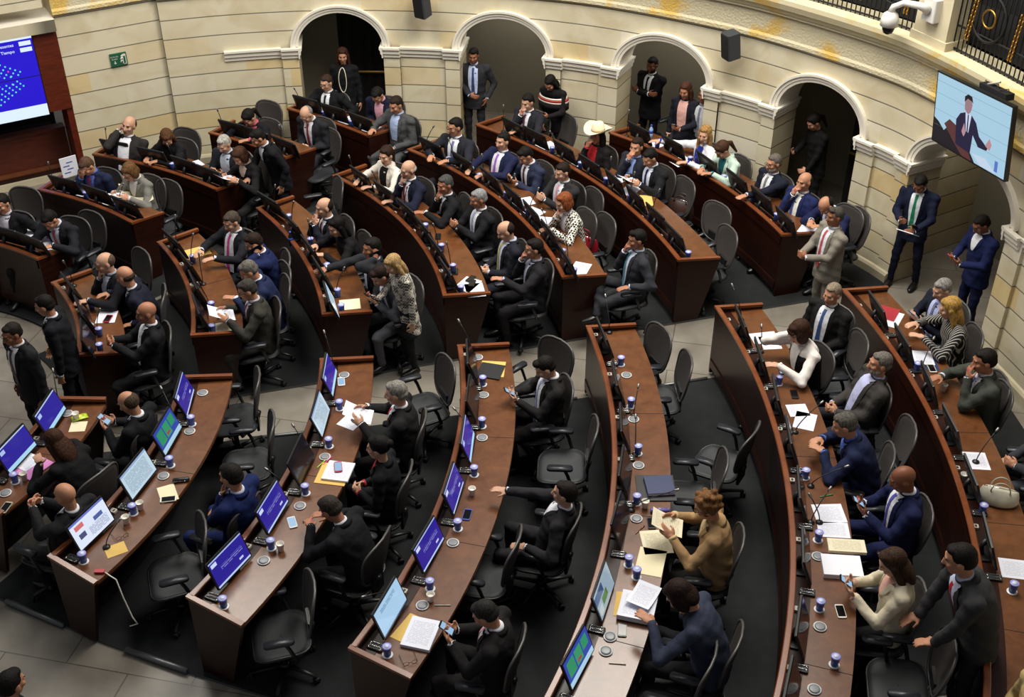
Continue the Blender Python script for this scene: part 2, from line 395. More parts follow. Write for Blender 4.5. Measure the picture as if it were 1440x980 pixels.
# iron grilles between the piers
M_iron = mat('wrought_iron', srgb('0d0b0a'), .7, .2); M_gilt = mat('gilding', srgb('b98a3c'), .35, .9)
ps = sorted(piers)+[(min(WL, max(p[0] for p in piers)+2.4), .5)]
gl = ['black iron balcony grille', 'black iron balcony grille above the second arch', 'black iron balcony grille above the third arch', 'black iron balcony grille with gilded scrolls left of the security camera', 'black iron balcony grille with gilded sheaf above the wall television']
for i in range(len(ps)-1):
    a, b = ps[i][0]+.27, ps[i+1][0]-.27
    if i < 2: continue                            # wholly outside the frame
    g = thing('balcony_grille', gl[i], 'grille', wpt((a+b)/2)-wfr((a+b)/2)[2]*.02+Z*ZL, 0, 'balcony grilles')
    O = g.location
    mb = MB(); n = 26
    pth = lambda s, z: wpt(s)-wfr(s)[2]*.02+Z*(ZL+z)-O
    for z in (.03, .30, .95, 1.25):
        mb.tube([pth(a+(b-a)*k/10, z) for k in range(11)], .014, M_iron, 6)
    for k in range(n+1):
        s = a+(b-a)*k/n; mb.tube([pth(s, 0), pth(s, 1.25)], .008, M_iron, 6)
    mb.build('bars', g)
    for c in (.25, .75):
        mb = MB(); s = a+(b-a)*c; q, t, nn = wfr(s); o = q+nn*.0+Z*(ZL+.52)-O
        mb.tube([o+t*(.26*math.cos(x*PI/12))+Z*(.26*math.sin(x*PI/12)) for x in range(24)], .016, M_iron, 6, closed=True)
        mb.tube([o+t*(.10*math.cos(x*PI/8))+Z*(.10*math.sin(x*PI/8)) for x in range(16)], .012, M_gilt, 6, closed=True)
        mb.build('scroll', g)
    for c in (.12, .5, .88):
        mb = MB(); s = a+(b-a)*c; q, t, nn = wfr(s); o = q+nn*.01+Z*(ZL+.22)-O
        for k in range(9):
            for sg in (-1, 1): mb.ell(o+Z*(k*.06)+t*(sg*.022+(k-4)*.006), (.014, .014, .034), M_gilt, seg=6, rings=4)
        mb.build('gilded_sheaf', g)
# corridor behind the arches
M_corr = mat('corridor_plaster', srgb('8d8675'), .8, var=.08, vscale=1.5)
mb = MB(); mb.uv = None
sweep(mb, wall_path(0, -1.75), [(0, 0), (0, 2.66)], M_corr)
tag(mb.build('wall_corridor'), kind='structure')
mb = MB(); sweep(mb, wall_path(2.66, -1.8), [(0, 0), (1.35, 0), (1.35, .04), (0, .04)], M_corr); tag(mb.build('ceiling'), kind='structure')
# partitions in the corridor (side walls seen through the arches)
for nm, s, m in (('wall_partition_1', ARCH[0][0]-.12, M_corr), ('wall_partition_2', ARCH[4][0]-.3, stone_side), ('wall_partition_3', ARCH[2][1]+.4, M_corr)):
    p, t, n = wfr(s); mb = MB(); mb.uv = []
    A, B = p-n*JAMB, p-n*1.75
    q4(mb, [A, B, B+Z*2.66, A+Z*2.66], [(0, 0), (1.25, 0), (1.25, 2.66), (0, 2.66)], m)
    q4(mb, [A-t*.1, B-t*.1, B-t*.1+Z*2.66, A-t*.1+Z*2.66], [(0, 0), (1.25, 0), (1.25, 2.66), (0, 2.66)], m)
    q4(mb, [A-t*.1, A, A+Z*2.66, A-t*.1+Z*2.66], [(0, 0), (.1, 0), (.1, 2.66), (0, 2.66)], m)
    tag(mb.build(nm), kind='structure')
# dark doors in the corridor: first arch right half, fourth arch right half
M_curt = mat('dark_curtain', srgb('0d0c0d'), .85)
M_brass = mat('brass_rail', srgb('b99a5a'), .4, .6)
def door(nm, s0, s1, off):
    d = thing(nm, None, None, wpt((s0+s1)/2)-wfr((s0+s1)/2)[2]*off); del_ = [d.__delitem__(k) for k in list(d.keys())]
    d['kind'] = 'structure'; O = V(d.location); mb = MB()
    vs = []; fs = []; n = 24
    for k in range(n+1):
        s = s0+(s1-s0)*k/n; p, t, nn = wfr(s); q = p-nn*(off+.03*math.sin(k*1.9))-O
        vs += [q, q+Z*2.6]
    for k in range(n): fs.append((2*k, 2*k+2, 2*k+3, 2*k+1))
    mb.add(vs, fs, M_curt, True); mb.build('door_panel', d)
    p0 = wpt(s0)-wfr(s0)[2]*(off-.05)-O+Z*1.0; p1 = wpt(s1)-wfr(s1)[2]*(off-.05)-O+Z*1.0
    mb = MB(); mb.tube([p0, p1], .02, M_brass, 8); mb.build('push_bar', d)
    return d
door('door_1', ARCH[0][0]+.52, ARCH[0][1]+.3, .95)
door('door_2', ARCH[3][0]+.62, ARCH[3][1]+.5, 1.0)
# ---- pier and screen wall on the left
PA, PB = V((-5.18, 17.2, 0)), V((-6.45, 16.46, 0)); D = (PB-PA).normalized(); NI = V((-D.y, D.x, 0))
if NI.dot(V((-2, 9, 0))-PA) < 0: NI = -NI
PL = (PB-PA).length
mb = MB(); mb.uv = []
H = 4.0
q4(mb, [PA, PB, PB+Z*H, PA+Z*H], [(0, 0), (PL, 0), (PL, H), (0, H)], stone)
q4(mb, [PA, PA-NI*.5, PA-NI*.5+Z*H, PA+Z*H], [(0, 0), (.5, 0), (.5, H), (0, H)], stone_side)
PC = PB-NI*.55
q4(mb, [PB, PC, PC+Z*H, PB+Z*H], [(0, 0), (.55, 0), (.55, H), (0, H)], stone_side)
tag(mb.build('wall_pier'), kind='structure')
mb = MB()
sweep(mb, [(PA+Z*ZTOP, NI, Z), (PB+Z*ZTOP, NI, Z)], [(0, -.02), (.05, -.02), (.05, .03), (.03, .06), (.03, .34), (.08, .36), (.14, .44), (0, .44)], M_carved)
tag(mb.build('trim_5'), kind='structure')
mb = MB(); sweep(mb, [(PA, NI, Z), (PB, NI, Z)], [(0, 0), (.06, 0), (.06, .14), (.03, .17), (0, .18)], M_up0); tag(mb.build('baseboard_left'), kind='structure')
def scr(s, off=0, z=0): return PB+D*s+NI*off+Z*z
mb = MB(); mb.uv = []
q4(mb, [scr(0, -.5, 2.62), scr(4, -.5, 2.62), scr(4, -.5, H), scr(0, -.5, H)], [(0, 2.62), (4, 2.62), (4, H), (0, H)], stone)
q4(mb, [scr(0, -.5, 2.62), scr(0, .10, 2.62), scr(4, .10, 2.62), scr(4, -.5, 2.62)], [(0, 0), (.1, 0), (.1, .1), (0, .1)], M_plaster)
q4(mb, [scr(0, -.5, 2.45), scr(0, .10, 2.45), scr(4, .10, 2.45), scr(4, -.5, 2.45)], [(0, 0), (.1, 0), (.1, .1), (0, .1)], M_plaster)
q4(mb, [scr(0, .10, 2.45), scr(0, .10, 2.62), scr(4, .10, 2.62), scr(4, .10, 2.45)], [(0, 0), (.1, 0), (.1, .1), (0, .1)], stone)
q4(mb, [scr(0.1, 0, 2.78), scr(4, 0, 2.78), scr(4, 0, H), scr(0.1, 0, H)], [(0, 2.78), (4, 2.78), (4, H), (0, H)], stone)
tag(mb.build('wall_left'), kind='structure')
M_panel = wood_mat('red_wood', srgb('4a1a0d'), srgb('6b2b17'), .4, (1, 1, 5), .1)
def slab(mb, s0, s1, o0, o1, z0, z1, m):
    P = [scr(a, o, z) for z in (z0, z1) for a, o in ((s0, o0), (s1, o0), (s1, o1), (s0, o1))]
    mb.add(P, [(3, 2, 1, 0), (4, 5, 6, 7), (0, 1, 5, 4), (1, 2, 6, 5), (2, 3, 7, 6), (3, 0, 4, 7)], m)
mb = MB(); slab(mb, -.0, .33, -.3, .02, 1.27, 2.44, M_panel); slab(mb, .33, 3.4, -.3, -.1, 1.2, 2.44, M_panel); slab(mb, -.0, .09, -.5, .0, 0, 1.27, M_panel)
tag(mb.build('wall_screen_surround'), kind='structure')
mb = MB(); slab(mb, -.0, 4, -2.1, -2.0, 0, 2.0, M_dark); tag(mb.build('wall_dais_back'), kind='structure')
# dais front with mouldings
mb = MB(); slab(mb, .1, 4, -.62, -.52, .2, .78, M_panel); slab(mb, .1, 4, -.66, -.48, .76, .80, M_panel); slab(mb, .1, 4, -2.0, -.6, .1, .3, M_dark); tag(mb.build('wall_dais_front'), kind='structure')
mb = MB(); slab(mb, .1, 4, -.62, -.40, 0, .10, M_up); slab(mb, .1, 4, -.62, -.45, .10, .16, M_wood); slab(mb, .1, 4, -.62, -.48, .16, .22, M_rim); tag(mb.build('trim_6'), kind='structure')
# the big voting display
M_blue = mat('display_blue', (0, 0, 0), .4, emit=srgb('2a1ad0'), estr=1.0)
M_lite = mat('display_pale', (0, 0, 0), .4, emit=srgb('d7e9ff'), estr=1.1)
M_cyan = mat('display_cyan', (0, 0, 0), .4, emit=srgb('5fe0d6'), estr=1.0)
M_pink = mat('display_pink', (0, 0, 0), .4, emit=srgb('f0407a'), estr=1.0)
disp = thing('voting_display', 'large blue projected voting display in a wood surround on the far left wall', 'screen', scr(.34, .03, 1.24), 0)
o = disp.location
mb = MB(); slab(mb, .335, 3.0, -.08, .03, 1.24, 2.44, M_black); g = mb.build('display_body', disp); g.location = -o
mb = MB(); slab(mb, .345, 2.98, .03, .034, 1.25, 2.43, M_blue)
slab(mb, .345, 2.98, .034, .037, 1.25, 1.42, M_lite); slab(mb, .345, 2.98, .034, .037, 2.40, 2.43, M_lite)
slab(mb, .37, .53, .034, .037, 2.31, 2.37, M_lite); slab(mb, .37, .53, .034, .037, 2.22, 2.28, M_lite)
slab(mb, .345, 2.98, .034, .036, 1.845, 1.855, M_black)
g = mb.build('display_screen', disp); g.location = -o
mb = MB()
for rr, zc, dirn in ((0, 1.93, 1), (1, 1.76, -1)):
    for i in range(9):
        for j in range(5):
            s = .60+i*.06+j*.035; z = zc+dirn*(.04*i*.9-.04*j+.02)
            if abs(z-1.85) > .03 and 1.5 < z < 2.2:
                pink = (rr == 0 and i == 2 and j == 1)
                q = scr(s, .038, z); M = Matrix.Translation(q) @ Matrix.Rotation(PI/2, 4, D)
                mb.ell(q, (.013, .013, .013), M_pink if pink else M_cyan, seg=8, rings=4)
g = mb.build('seat_dots', disp); g.location = -o
def text(name, s, size, loc, rot, m, parent=None, ext=.002, align='CENTER'):
    c = bpy.data.curves.new(name, 'FONT'); c.body = s; c.size = size; c.extrude = ext; c.align_x = align; c.align_y = 'CENTER'; c.resolution_u = 2
    c.materials.append(m); t = bpy.data.objects.new(name, c); COL.objects.link(t); t.location = loc; t.rotation_euler = rot
    bpy.context.view_layer.update(); me = bpy.data.meshes.new_from_object(t.evaluated_get(bpy.context.evaluated_depsgraph_get())); bpy.data.objects.remove(t); t = link(name, me); t.location = loc; t.rotation_euler = rot
    if parent: t.parent = parent; t.location = V(loc)-V(parent.location)
    return t
yawd = math.atan2(-D.y, -D.x)
text('heading', 'Presentes', .06, scr(.72, .04, 2.34), (PI/2, 0, yawd), M_lite, disp)
text('heading', 'Tiempo', .06, scr(.70, .04, 2.25), (PI/2, 0, yawd), M_lite, disp)
# exit sign on the pier
ex = at(166, 83, 1.95); u0 = (166-720)/(1382+233); ss = min((abs(scr(-a).x/scr(-a).y-u0), a) for a in [i*.01 for i in range(10, 130)])[1]
zc = CAMH-scr(-ss).y*math.tan(PITCH-math.atan(407/FPX))
M_green = mat('exit_green', srgb('1d5a40'), .5)
sg = thing('exit_sign', 'small dark green emergency exit sign on the stone pier', 'sign', scr(-ss, .0, zc), yawd)
mb = MB(); mb.box((0, -.015, 0), (.24, .03, .19), M_green); mb.build('sign_plate', sg)
mb = MB()   # running figure and doorway
mb.box((.08, -.032, 0), (.05, .004, .15), M_white); mb.box((.08, -.035, -.01), (.03, .003, .11), M_green)
mb.ell((.045, -.034, .05), (.014, .003, .014), M_white, seg=8, rings=5)
for a, b in (((.045, -.034, .035), (.035, -.034, -.01)), ((.035, -.034, -.01), (.06, -.034, -.035)), ((.06, -.034, -.035), (.055, -.034, -.07)), ((.035, -.034, -.01), (.02, -.034, -.05)), ((.042, -.034, .025), (.068, -.034, .015)), ((.042, -.034, .025), (.022, -.034, 0))): mb.tube([a, b], .007, M_white, 6)
mb.tube([(-.06, -.034, -.015), (-.06, -.034, -.055)], .005, M_white, 6); mb.tube([(-.075, -.034, -.04), (-.06, -.034, -.058), (-.045, -.034, -.04)], .005, M_white, 6)
mb.build('pictogram', sg)
for zt, s_ in ((.05, 'RUTA DE'), (.015, 'SALIDA')):
    t = text('lettering', s_, .026, (0, 0, 0), (PI/2, 0, 0), M_white, None, .001); t.parent = sg; t.location = (-.06, -.034, zt)
# ---------------------------------------------------------------- FLOOR
M_tile = tile_mat('stone_floor', srgb('8b857b'), srgb('57534c'), 1.2, .62, .4, R(12))
M_carpet = mat('dark_carpet', srgb('15181a'), .95, bump=.3, bscale=400, var=.25, vscale=9)
mb = MB(); mb.add([(-14, -2, 0), (9, -2, 0), (9, 21, 0), (-14, 21, 0)], [(0, 1, 2, 3)], M_tile); tag(mb.build('floor'), kind='structure')
M_nose = mat('metal_nosing', srgb('6f7274'), .4, .7)
def sector(name, t0, t1, r0, r1, z=.03):
    mb = MB(); n = 40; vs = []; fs = []
    f0 = t0 if callable(t0) else (lambda r: t0); f1 = t1 if callable(t1) else (lambda r: t1)
    rs = [r0+(r1-r0)*k/14 for k in range(15)]
    for r_ in rs:
        for k in range(n+1): vs.append(pol(f0(r_)+(f1(r_)-f0(r_))*k/n, r_, z))
    for i in range(14):
        for k in range(n): fs.append((i*(n+1)+k, (i+1)*(n+1)+k, (i+1)*(n+1)+k+1, i*(n+1)+k+1))
    mb.add(vs, fs, M_carpet)
    for tt in (f0, f1):
        side = [pol(tt(r_), r_, z) for r_ in rs]
        mb.add([q for q in side]+[V((q.x, q.y, 0)) for q in side], [(i, i+1, 16+i, 15+i) for i in range(14)], M_nose)
    tag(mb.build(name), kind='structure')
    return f0, f1
near_hi = lambda r: 6.6+(r-5.2)*.55
sector('floor_carpet_near', lambda r: -30.5+(r-4)*1.3, near_hi, 3.35, 13.6)
sector('floor_carpet_middle', lambda r: 16.2, lambda r: 46.5, 3.0, 13.35)
sector('floor_carpet_far', lambda r: 47.8, lambda r: 76, 3.4, 9.6)
# metal strips along the carpet edge between desks
mb = MB()
for a, b in ((3.55, 4.3), (5.0, 5.7), (6.45, 7.2), (7.95, 8.7), (9.5, 10.3), (11.1, 11.8)):
    p, q = pol(near_hi(a), a, .034), pol(near_hi(b), b, .034); mb.tube([p, q], .022, M_nose, 6)
for a, b in ((3.6, 4.3), (5.0, 5.65)):
    p, q = pol(-30.5+(a-4)*1.3, a, .034), pol(-30.5+(b-4)*1.3, b, .034); mb.tube([p, q], .03, M_nose, 6)
tag(mb.build('trim_7'), kind='structure')
# ================================================================ DESKS
# lip of each curved desk measured on the photograph (lip height .96 m); last number: angular limits outside the frame
ZLIP, ZT, ZFL = .96, .875, .03
DESKS = {
 'N1': ([(0, 650), (37, 605), (80, 560)], None, -26, 'innermost near-block desk'),
 'N2': ([(255, 530), (222, 612), (150, 705), (74, 779)], None, None, 'second near-block desk'),
 'N3': ([(452, 506), (432, 597), (405, 660), (360, 730), (267, 835)], None, None, 'third near-block desk'),
 'N4': ([(645, 487), (651, 550), (637, 640), (605, 730), (565, 810), (495, 907)], None, None, 'fourth near-block desk'),
 'N5': ([(825, 460), (840, 490), (859, 565), (864, 620), (861, 680), (852, 735), (845, 777), (830, 835), (770, 977)], None, -29, 'fifth near-block desk'),
 'N6': ([(1007, 432), (1045, 490), (1080, 567), (1095, 625), (1107, 680), (1112, 735), (1111, 797), (1105, 885), (1094, 977)], None, -25, 'sixth near-block desk'),
 'N7': ([(1187, 408), (1255, 490), (1302, 572), (1340, 655), (1357, 722), (1375, 780)], None, -20, 'outermost near-block desk'),
 'F3': ([(77, 397), (97, 425), (102, 460), (114, 495)], None, None, 'innermost middle-block desk'),
 'F4': ([(221, 342), (252, 370), (270, 420), (267, 469)], None, None, 'second middle-block desk'),
 'F5': ([(360, 294), (410, 332), (440, 380), (450, 440)], None, None, 'third middle-block desk'),
 'F6': ([(470, 247), (540, 287), (585, 337), (610, 370), (624, 413)], None, None, 'fourth middle-block desk'),
 'F7': ([(576, 210), (720, 295), (755, 330), (772, 355), (791, 387)], None, None, 'fifth middle-block desk'),
 'F8': ([(672, 175), (820, 245), (880, 287), (925, 327), (952, 363)], None, None, 'sixth middle-block desk'),
 'F9': ([(860, 186), (990, 247), (1047, 277), (1077, 305), (1097, 328)], None, None, 'outermost middle-block desk'),
 'F0': ([(0, 337), (42, 366)], 72, None, 'innermost far-block desk'),
 'F1': ([(57, 266), (125, 285), (184, 311)], None, None, 'second far-block desk'),
 'F2': ([(135, 215), (200, 232), (304, 264)], None, None, 'third far-block desk'),
 'F2b': ([(297, 186), (400, 220)], None, None, 'fourth far-block desk'),
 'F2c': ([(404, 154), (520, 188)], None, None, 'outermost far-block desk'),
}
DK = {}
def lipR(k, th): a, b, c = DK[k]['fit'][:3]; return a+b*th+c*th*th
for k, (px, hi, lo, nm) in DESKS.items():
    pr = [topol(at(x, y, ZLIP)) for x, y in px]; T = np.array([p[0] for p in pr]); Rr = np.array([p[1] for p in pr])
    deg = 2 if len(pr) > 4 else (1 if len(pr) > 2 else 0)
    c = np.polyfit(T, Rr, deg)[::-1].tolist(); c += [0]*(3-len(c))
    DK[k] = dict(fit=c, lo=lo if lo is not None else T.min(), hi=hi if hi is not None else T.max(), name=nm, w={'N1': .5, 'N2': .52, 'F0': .48, 'F1': .48, 'F3': .48}.get(k, .55))
DEX = {'N1': 'at the left edge', 'N2': 'with a green grid on a monitor', 'N3': 'with a red-rimmed phone on papers', 'N4': 'with a black folder at its aisle end', 'N5': 'with a blue book and purple case on it', 'N6': 'with an open document book and white phone', 'N7': 'with a red magazine at its aisle end',
 'F3': 'short, facing the dais', 'F4': 'with a yellow folder', 'F5': 'where the woman in checks stands', 'F6': 'ending beside scattered white papers', 'F7': 'beside a red handbag', 'F8': 'where the cowboy hat sits', 'F9': 'closest to the arches', 'F0': 'at the left edge', 'F1': 'under an open newspaper', 'F2': 'in front of the stone pier', 'F2b': 'behind the standing man in black', 'F2c': 'below the first arch'}
def desk(k):
    d = DK[k]; lo, hi, w = d['lo'], d['hi'], d['w']; mid = (lo+hi)/2; O = pol(mid, lipR(k, mid)+w/2, ZFL)
    root = thing('curved_desk', 'curved mahogany bench, '+d['name']+', '+DEX[k], 'desk', O, 0, 'curved desks')
    n = max(8, int((hi-lo)*R(1)*lipR(k, mid)/.12)); ths = [lo+(hi-lo)*i/n for i in range(n+1)]
    def strip(mb, prof, m, close=True, a=None, b=None, smooth=False):
        tt = ths if a is None else [a+(b-a)*i/8 for i in range(9)]; q = len(prof); vs = []; fs = []
        for t in tt:
            for dr, z in prof: vs.append(pol(t, lipR(k, t)+dr, z)-O)
        for i in range(len(tt)-1):
            for j in range(q if close else q-1):
                j2 = (j+1) % q; fs.append((i*q+j, i*q+j2, (i+1)*q+j2, (i+1)*q+j))
        if close: fs += [tuple(range(q-1, -1, -1)), tuple((len(tt)-1)*q+j for j in range(q))]
        mb.add(vs, fs, m, smooth)
    mb = MB(); strip(mb, [(.035, ZT-.045), (w, ZT-.045), (w+.004, ZT-.02), (w, ZT), (.035, ZT)], M_top); mb.build('desk_top', root)
    mb = MB(); strip(mb, [(0, ZFL+.10), (.028, ZFL+.10), (.04, ZLIP-.03), (0, ZLIP-.03)], M_wood); strip(mb, [(.03, ZFL), (.06, ZFL), (.06, ZFL+.12), (.03, ZFL+.12)], M_blackm)
    strip(mb, [(-.012, ZFL+.10), (.0, ZFL+.10), (.0, ZFL+.22), (-.012, ZFL+.2)], M_wood)
    strip(mb, [(-.012, ZLIP-.16), (.0, ZLIP-.17), (.0, ZLIP-.03), (-.012, ZLIP-.03)], M_wood)
    mb.build('front_panel', root)
    mb = MB(); strip(mb, [(-.015, ZLIP-.03), (.035, ZLIP-.03), (.038, ZLIP-.004), (.03, ZLIP), (-.01, ZLIP), (-.018, ZLIP-.01)], M_rim); mb.build('rim', root)
    for t, s in ((lo, -1), (hi, 1)):            # tapering end panels
        r0 = lipR(k, t); mb = MB(); e = math.degrees(.035/r0)*s
        P = [(0, ZFL), (w*.6, ZFL), (w+.005, ZT-.02), (w+.005, ZT+(.0 if s < 0 else .03)), (0, ZLIP-.03)]
        vs = [pol(tt, r0+dr, z)-O for tt in (t, t+e) for dr, z in P]
        mb.add(vs, [(0, 1, 2, 3, 4), (9, 8, 7, 6, 5)]+[(i, i+5, (i+1) % 5+5, (i+1) % 5) for i in range(5)], M_wood)
        P = [(-.018, ZLIP-.03), (w+.01, ZT-.005 if s < 0 else ZT+.03), (w+.01, ZT+.022 if s < 0 else ZT+.062), (-.018, ZLIP)]
        vs = [pol(tt, r0+dr, z)-O for tt in (t-e*.1, t+e*1.15) for dr, z in P]
        mb.add(vs, [(0, 1, 2, 3), (7, 6, 5, 4)]+[(i, i+4, (i+1) % 4+4, (i+1) % 4) for i in range(4)], M_rim)
        mb.build('end_panel', root)
    # grooves between top sections, low tray behind the lip, seams
    mb = MB(); strip(mb, [(.04, ZT+.002), (.17, ZT+.002), (.172, ZT+.0045), (.038, ZT+.0045)], M_wood); mb.build('device_ledge', root)
    ns = max(2, round((hi-lo)*R(1)*lipR(k, mid)/1.42)); 
    for i in range(1, ns):
        t = lo+(hi-lo)*i/ns; r0 = lipR(k, t); a = pol(t, r0+.17, ZT+.001)-O; b = pol(t, r0+w, ZT+.001)-O; mb = MB()
        mb.box(((a+b)/2), ((b-a).length, .004, .003), M_blackm, rz=math.atan2(b.y-a.y, b.x-a.x)); mb.build('seam', root)
        if i % 2 == 0:
            mb = MB(); a = pol(t, r0+.06, ZFL+.0)-O; b = pol(t, r0+w*.75, ZFL)-O
            mb.box(((a+b)/2+Z*(ZT-.05-ZFL)/2), ((b-a).length, .03, ZT-.05-ZFL), M_wood, rz=math.atan2(b.y-a.y, b.x-a.x)); mb.build('support_panel', root)
    return root
for k in DK: desk(k)
# ================================================================ CHAIRS
def rr_outline(w, h, r, n=5):
    out = []
    for cx, cy, a0 in ((w/2-r, h/2-r, 0), (-w/2+r, h/2-r, 90), (-w/2+r, -h/2+r, 180), (w/2-r, -h/2+r, 270)):
        for i in range(n+1): a = R(a0+90*i/n); out.append((cx+r*math.cos(a), cy+r*math.sin(a)))
    return out
def make_chair(full=True):
    t = thing('office_chair', 'x', 'chair')
    # seat: rounded waterfall pad, faces +Y
    def pad(w, d, r, dish, thick, fz, m):
        mb = MB(); o = rr_outline(w, d, r, 5); n = len(o); vs = []; K = 5
        for lay in (1, 0):
            for i in range(K+1):
                f = 1-i/K*.98
                for x, y in o: vs.append((x*f, y*f, fz(x*f, y*f)+(0 if lay else -thick)))
        fs = []; L_ = (K+1)*n
        for lay in (0, 1):
            for i in range(K):
                for j in range(n):
                    q = (lay*L_+i*n+j, lay*L_+i*n+(j+1) % n, lay*L_+(i+1)*n+(j+1) % n, lay*L_+(i+1)*n+j); fs.append(q if lay == 0 else q[::-1])
        for j in range(n): fs.append((j, L_+j, L_+(j+1) % n, (j+1) % n))
        mb.add(vs, fs, m, True); return mb, o
    fz = lambda x, y: .475-.05*max(0, (y-.12)/.12)**2*.6-.018*(1-(2*x/.52)**2)+.01*(y < -.1)
    mb, o = pad(.52, .48, .13, 0, .03, fz, M_seatm); mb.build('seat', t)
    mb = MB(); mb.tube([(x*1.01, y*1.01, fz(x, y)-.012) for x, y in o], .014, M_black, 6, closed=True); mb.build('seat_frame', t)
    # back: wider at the shoulders, curved and leaning back
    def bo(n=28):
        out = []
        for i in range(n):
            a = 2*PI*i/n; c, s = math.cos(a), math.sin(a)
            x = (abs(c)**.62)*(1 if c > 0 else -1); y = (abs(s)**.62)*(1 if s > 0 else -1)
            z = .775+.255*y; w = .250+.03*y-.03*max(0, -y)**2
            out.append((x*w, z))
        return out
    def by(x, z): return -.235-.20*(z-.5)*.9+.05*(2*x/.5)**2*1.0-.02*math.sin((z-.5)*5)
    O2 = bo(); n = len(O2); mb = MB(); vs = []; fs = []; K = 5
    for lay in (0, 1):
        for i in range(K+1):
            f = 1-i/K*.98
            for x, z in O2: xx = x*f; zz = .775+(z-.775)*f; vs.append((xx, by(xx, zz)-(lay*.012), zz))
    L_ = (K+1)*n
    for lay in (0, 1):
        for i in range(K):
            for j in range(n):
                q = (lay*L_+i*n+j, lay*L_+i*n+(j+1) % n, lay*L_+(i+1)*n+(j+1) % n, lay*L_+(i+1)*n+j); fs.append(q if lay else q[::-1])
    for j in range(n): fs.append((j, (j+1) % n, L_+(j+1) % n, L_+j))
    mb.add(vs, fs, M_mesh, True); mb.build('backrest', t)
    mb = MB(); mb.tube([(x*1.0, by(x, z)-.006, z) for x, z in O2], .013, M_frame, 6, closed=True); mb.build('back_frame', t)
    mb = MB(); mb.box((0, -.255, .50), (.20, .03, .28), M_black, bev=.01); mb.tube([(0, -.10, .42), (0, -.24, .42), (0, -.275, .55)], .03, M_black, 8); mb.box((0, -.02, .41), (.26, .26, .07), M_black, bev=.03); mb.build('tilt_mechanism', t)
    for s in (-1, 1):
        mb = MB(); o = rr_outline(.085, .26, .035, 4); q = len(o)
        vs = [(s*.295+x, .02+y, .685) for x, y in o]+[(s*.295+x*.9, .02+y*.97, .712) for x, y in o]
        mb.add(vs, [tuple(range(q-1, -1, -1)), tuple(range(q, 2*q))]+[(i, (i+1) % q, q+(i+1) % q, q+i) for i in range(q)], M_pad, True); ar = mb.build('armrest', t)
        mb = MB(); mb.tube([(s*.20, -.12, .42), (s*.29, -.10, .46), (s*.30, -.06, .60), (s*.295, -.02, .69)], .018, M_black, 6); mb.build('arm_support', ar)
    mb = MB(); mb.tube([(0, 0, .09), (0, 0, .26)], .028, M_black, 10); mb.tube([(0, 0, .26), (0, 0, .40)], .018, M_chrome, 10); mb.build('column', t)
    mb = MB(); cs = MB()
    mb.lathe([(.05, .07), (.05, .11), (.035, .125)], M_black, 12)
    for i in range(5):
        a = 2*PI*i/5+.3; e = V((math.cos(a), math.sin(a), 0)); up = Z; w_ = e.cross(up)
        mb.loft([(e*.03+Z*.09, w_, up, .028, .022), (e*.18+Z*.085, w_, up, .022, .016), (e*.31+Z*.07, w_, up, .017, .012)], M_black, 8)
        c = cs if not full else MB()
        M = Matrix.Translation(e*.31+Z*.031) @ Matrix.Rotation(a+1.2, 4, 'Z') @ Matrix.Rotation(PI/2, 4, 'X')
        c.lathe([(.02, -.028), (.029, -.024), (.029, -.006), (.015, -.004), (.015, .004), (.029, .006), (.029, .024), (.02, .028)], M_blackm, 12, M=M)
        c.tube([e*.31+Z*.031, e*.31+Z*.075], .008, M_black, 6)
        if full: c.build('caster', t)
    if not full: mb.add(cs.v, cs.f, M_blackm, True)
    mb.build('base', t)
    note_kids(t); return t
CH0 = make_chair(True); CH1 = make_chair(False); first_chair = [CH0, CH1]; used = [0, 0]
def place_chair(x, y, face, label, near=False, roll=0, group=None, z=ZFL):
    """face: world angle (radians) the sitter looks along"""
    i = 0 if near else 1
    if not used[i]: c = first_chair[i]; used[i] = 1
    else: c = copy_tree(first_chair[i])
    c.location = (x, y, z); c.rotation_euler = (0, 0, face-PI/2); c['label'] = label
    c['group'] = group or 'black mesh office chairs'
    return c
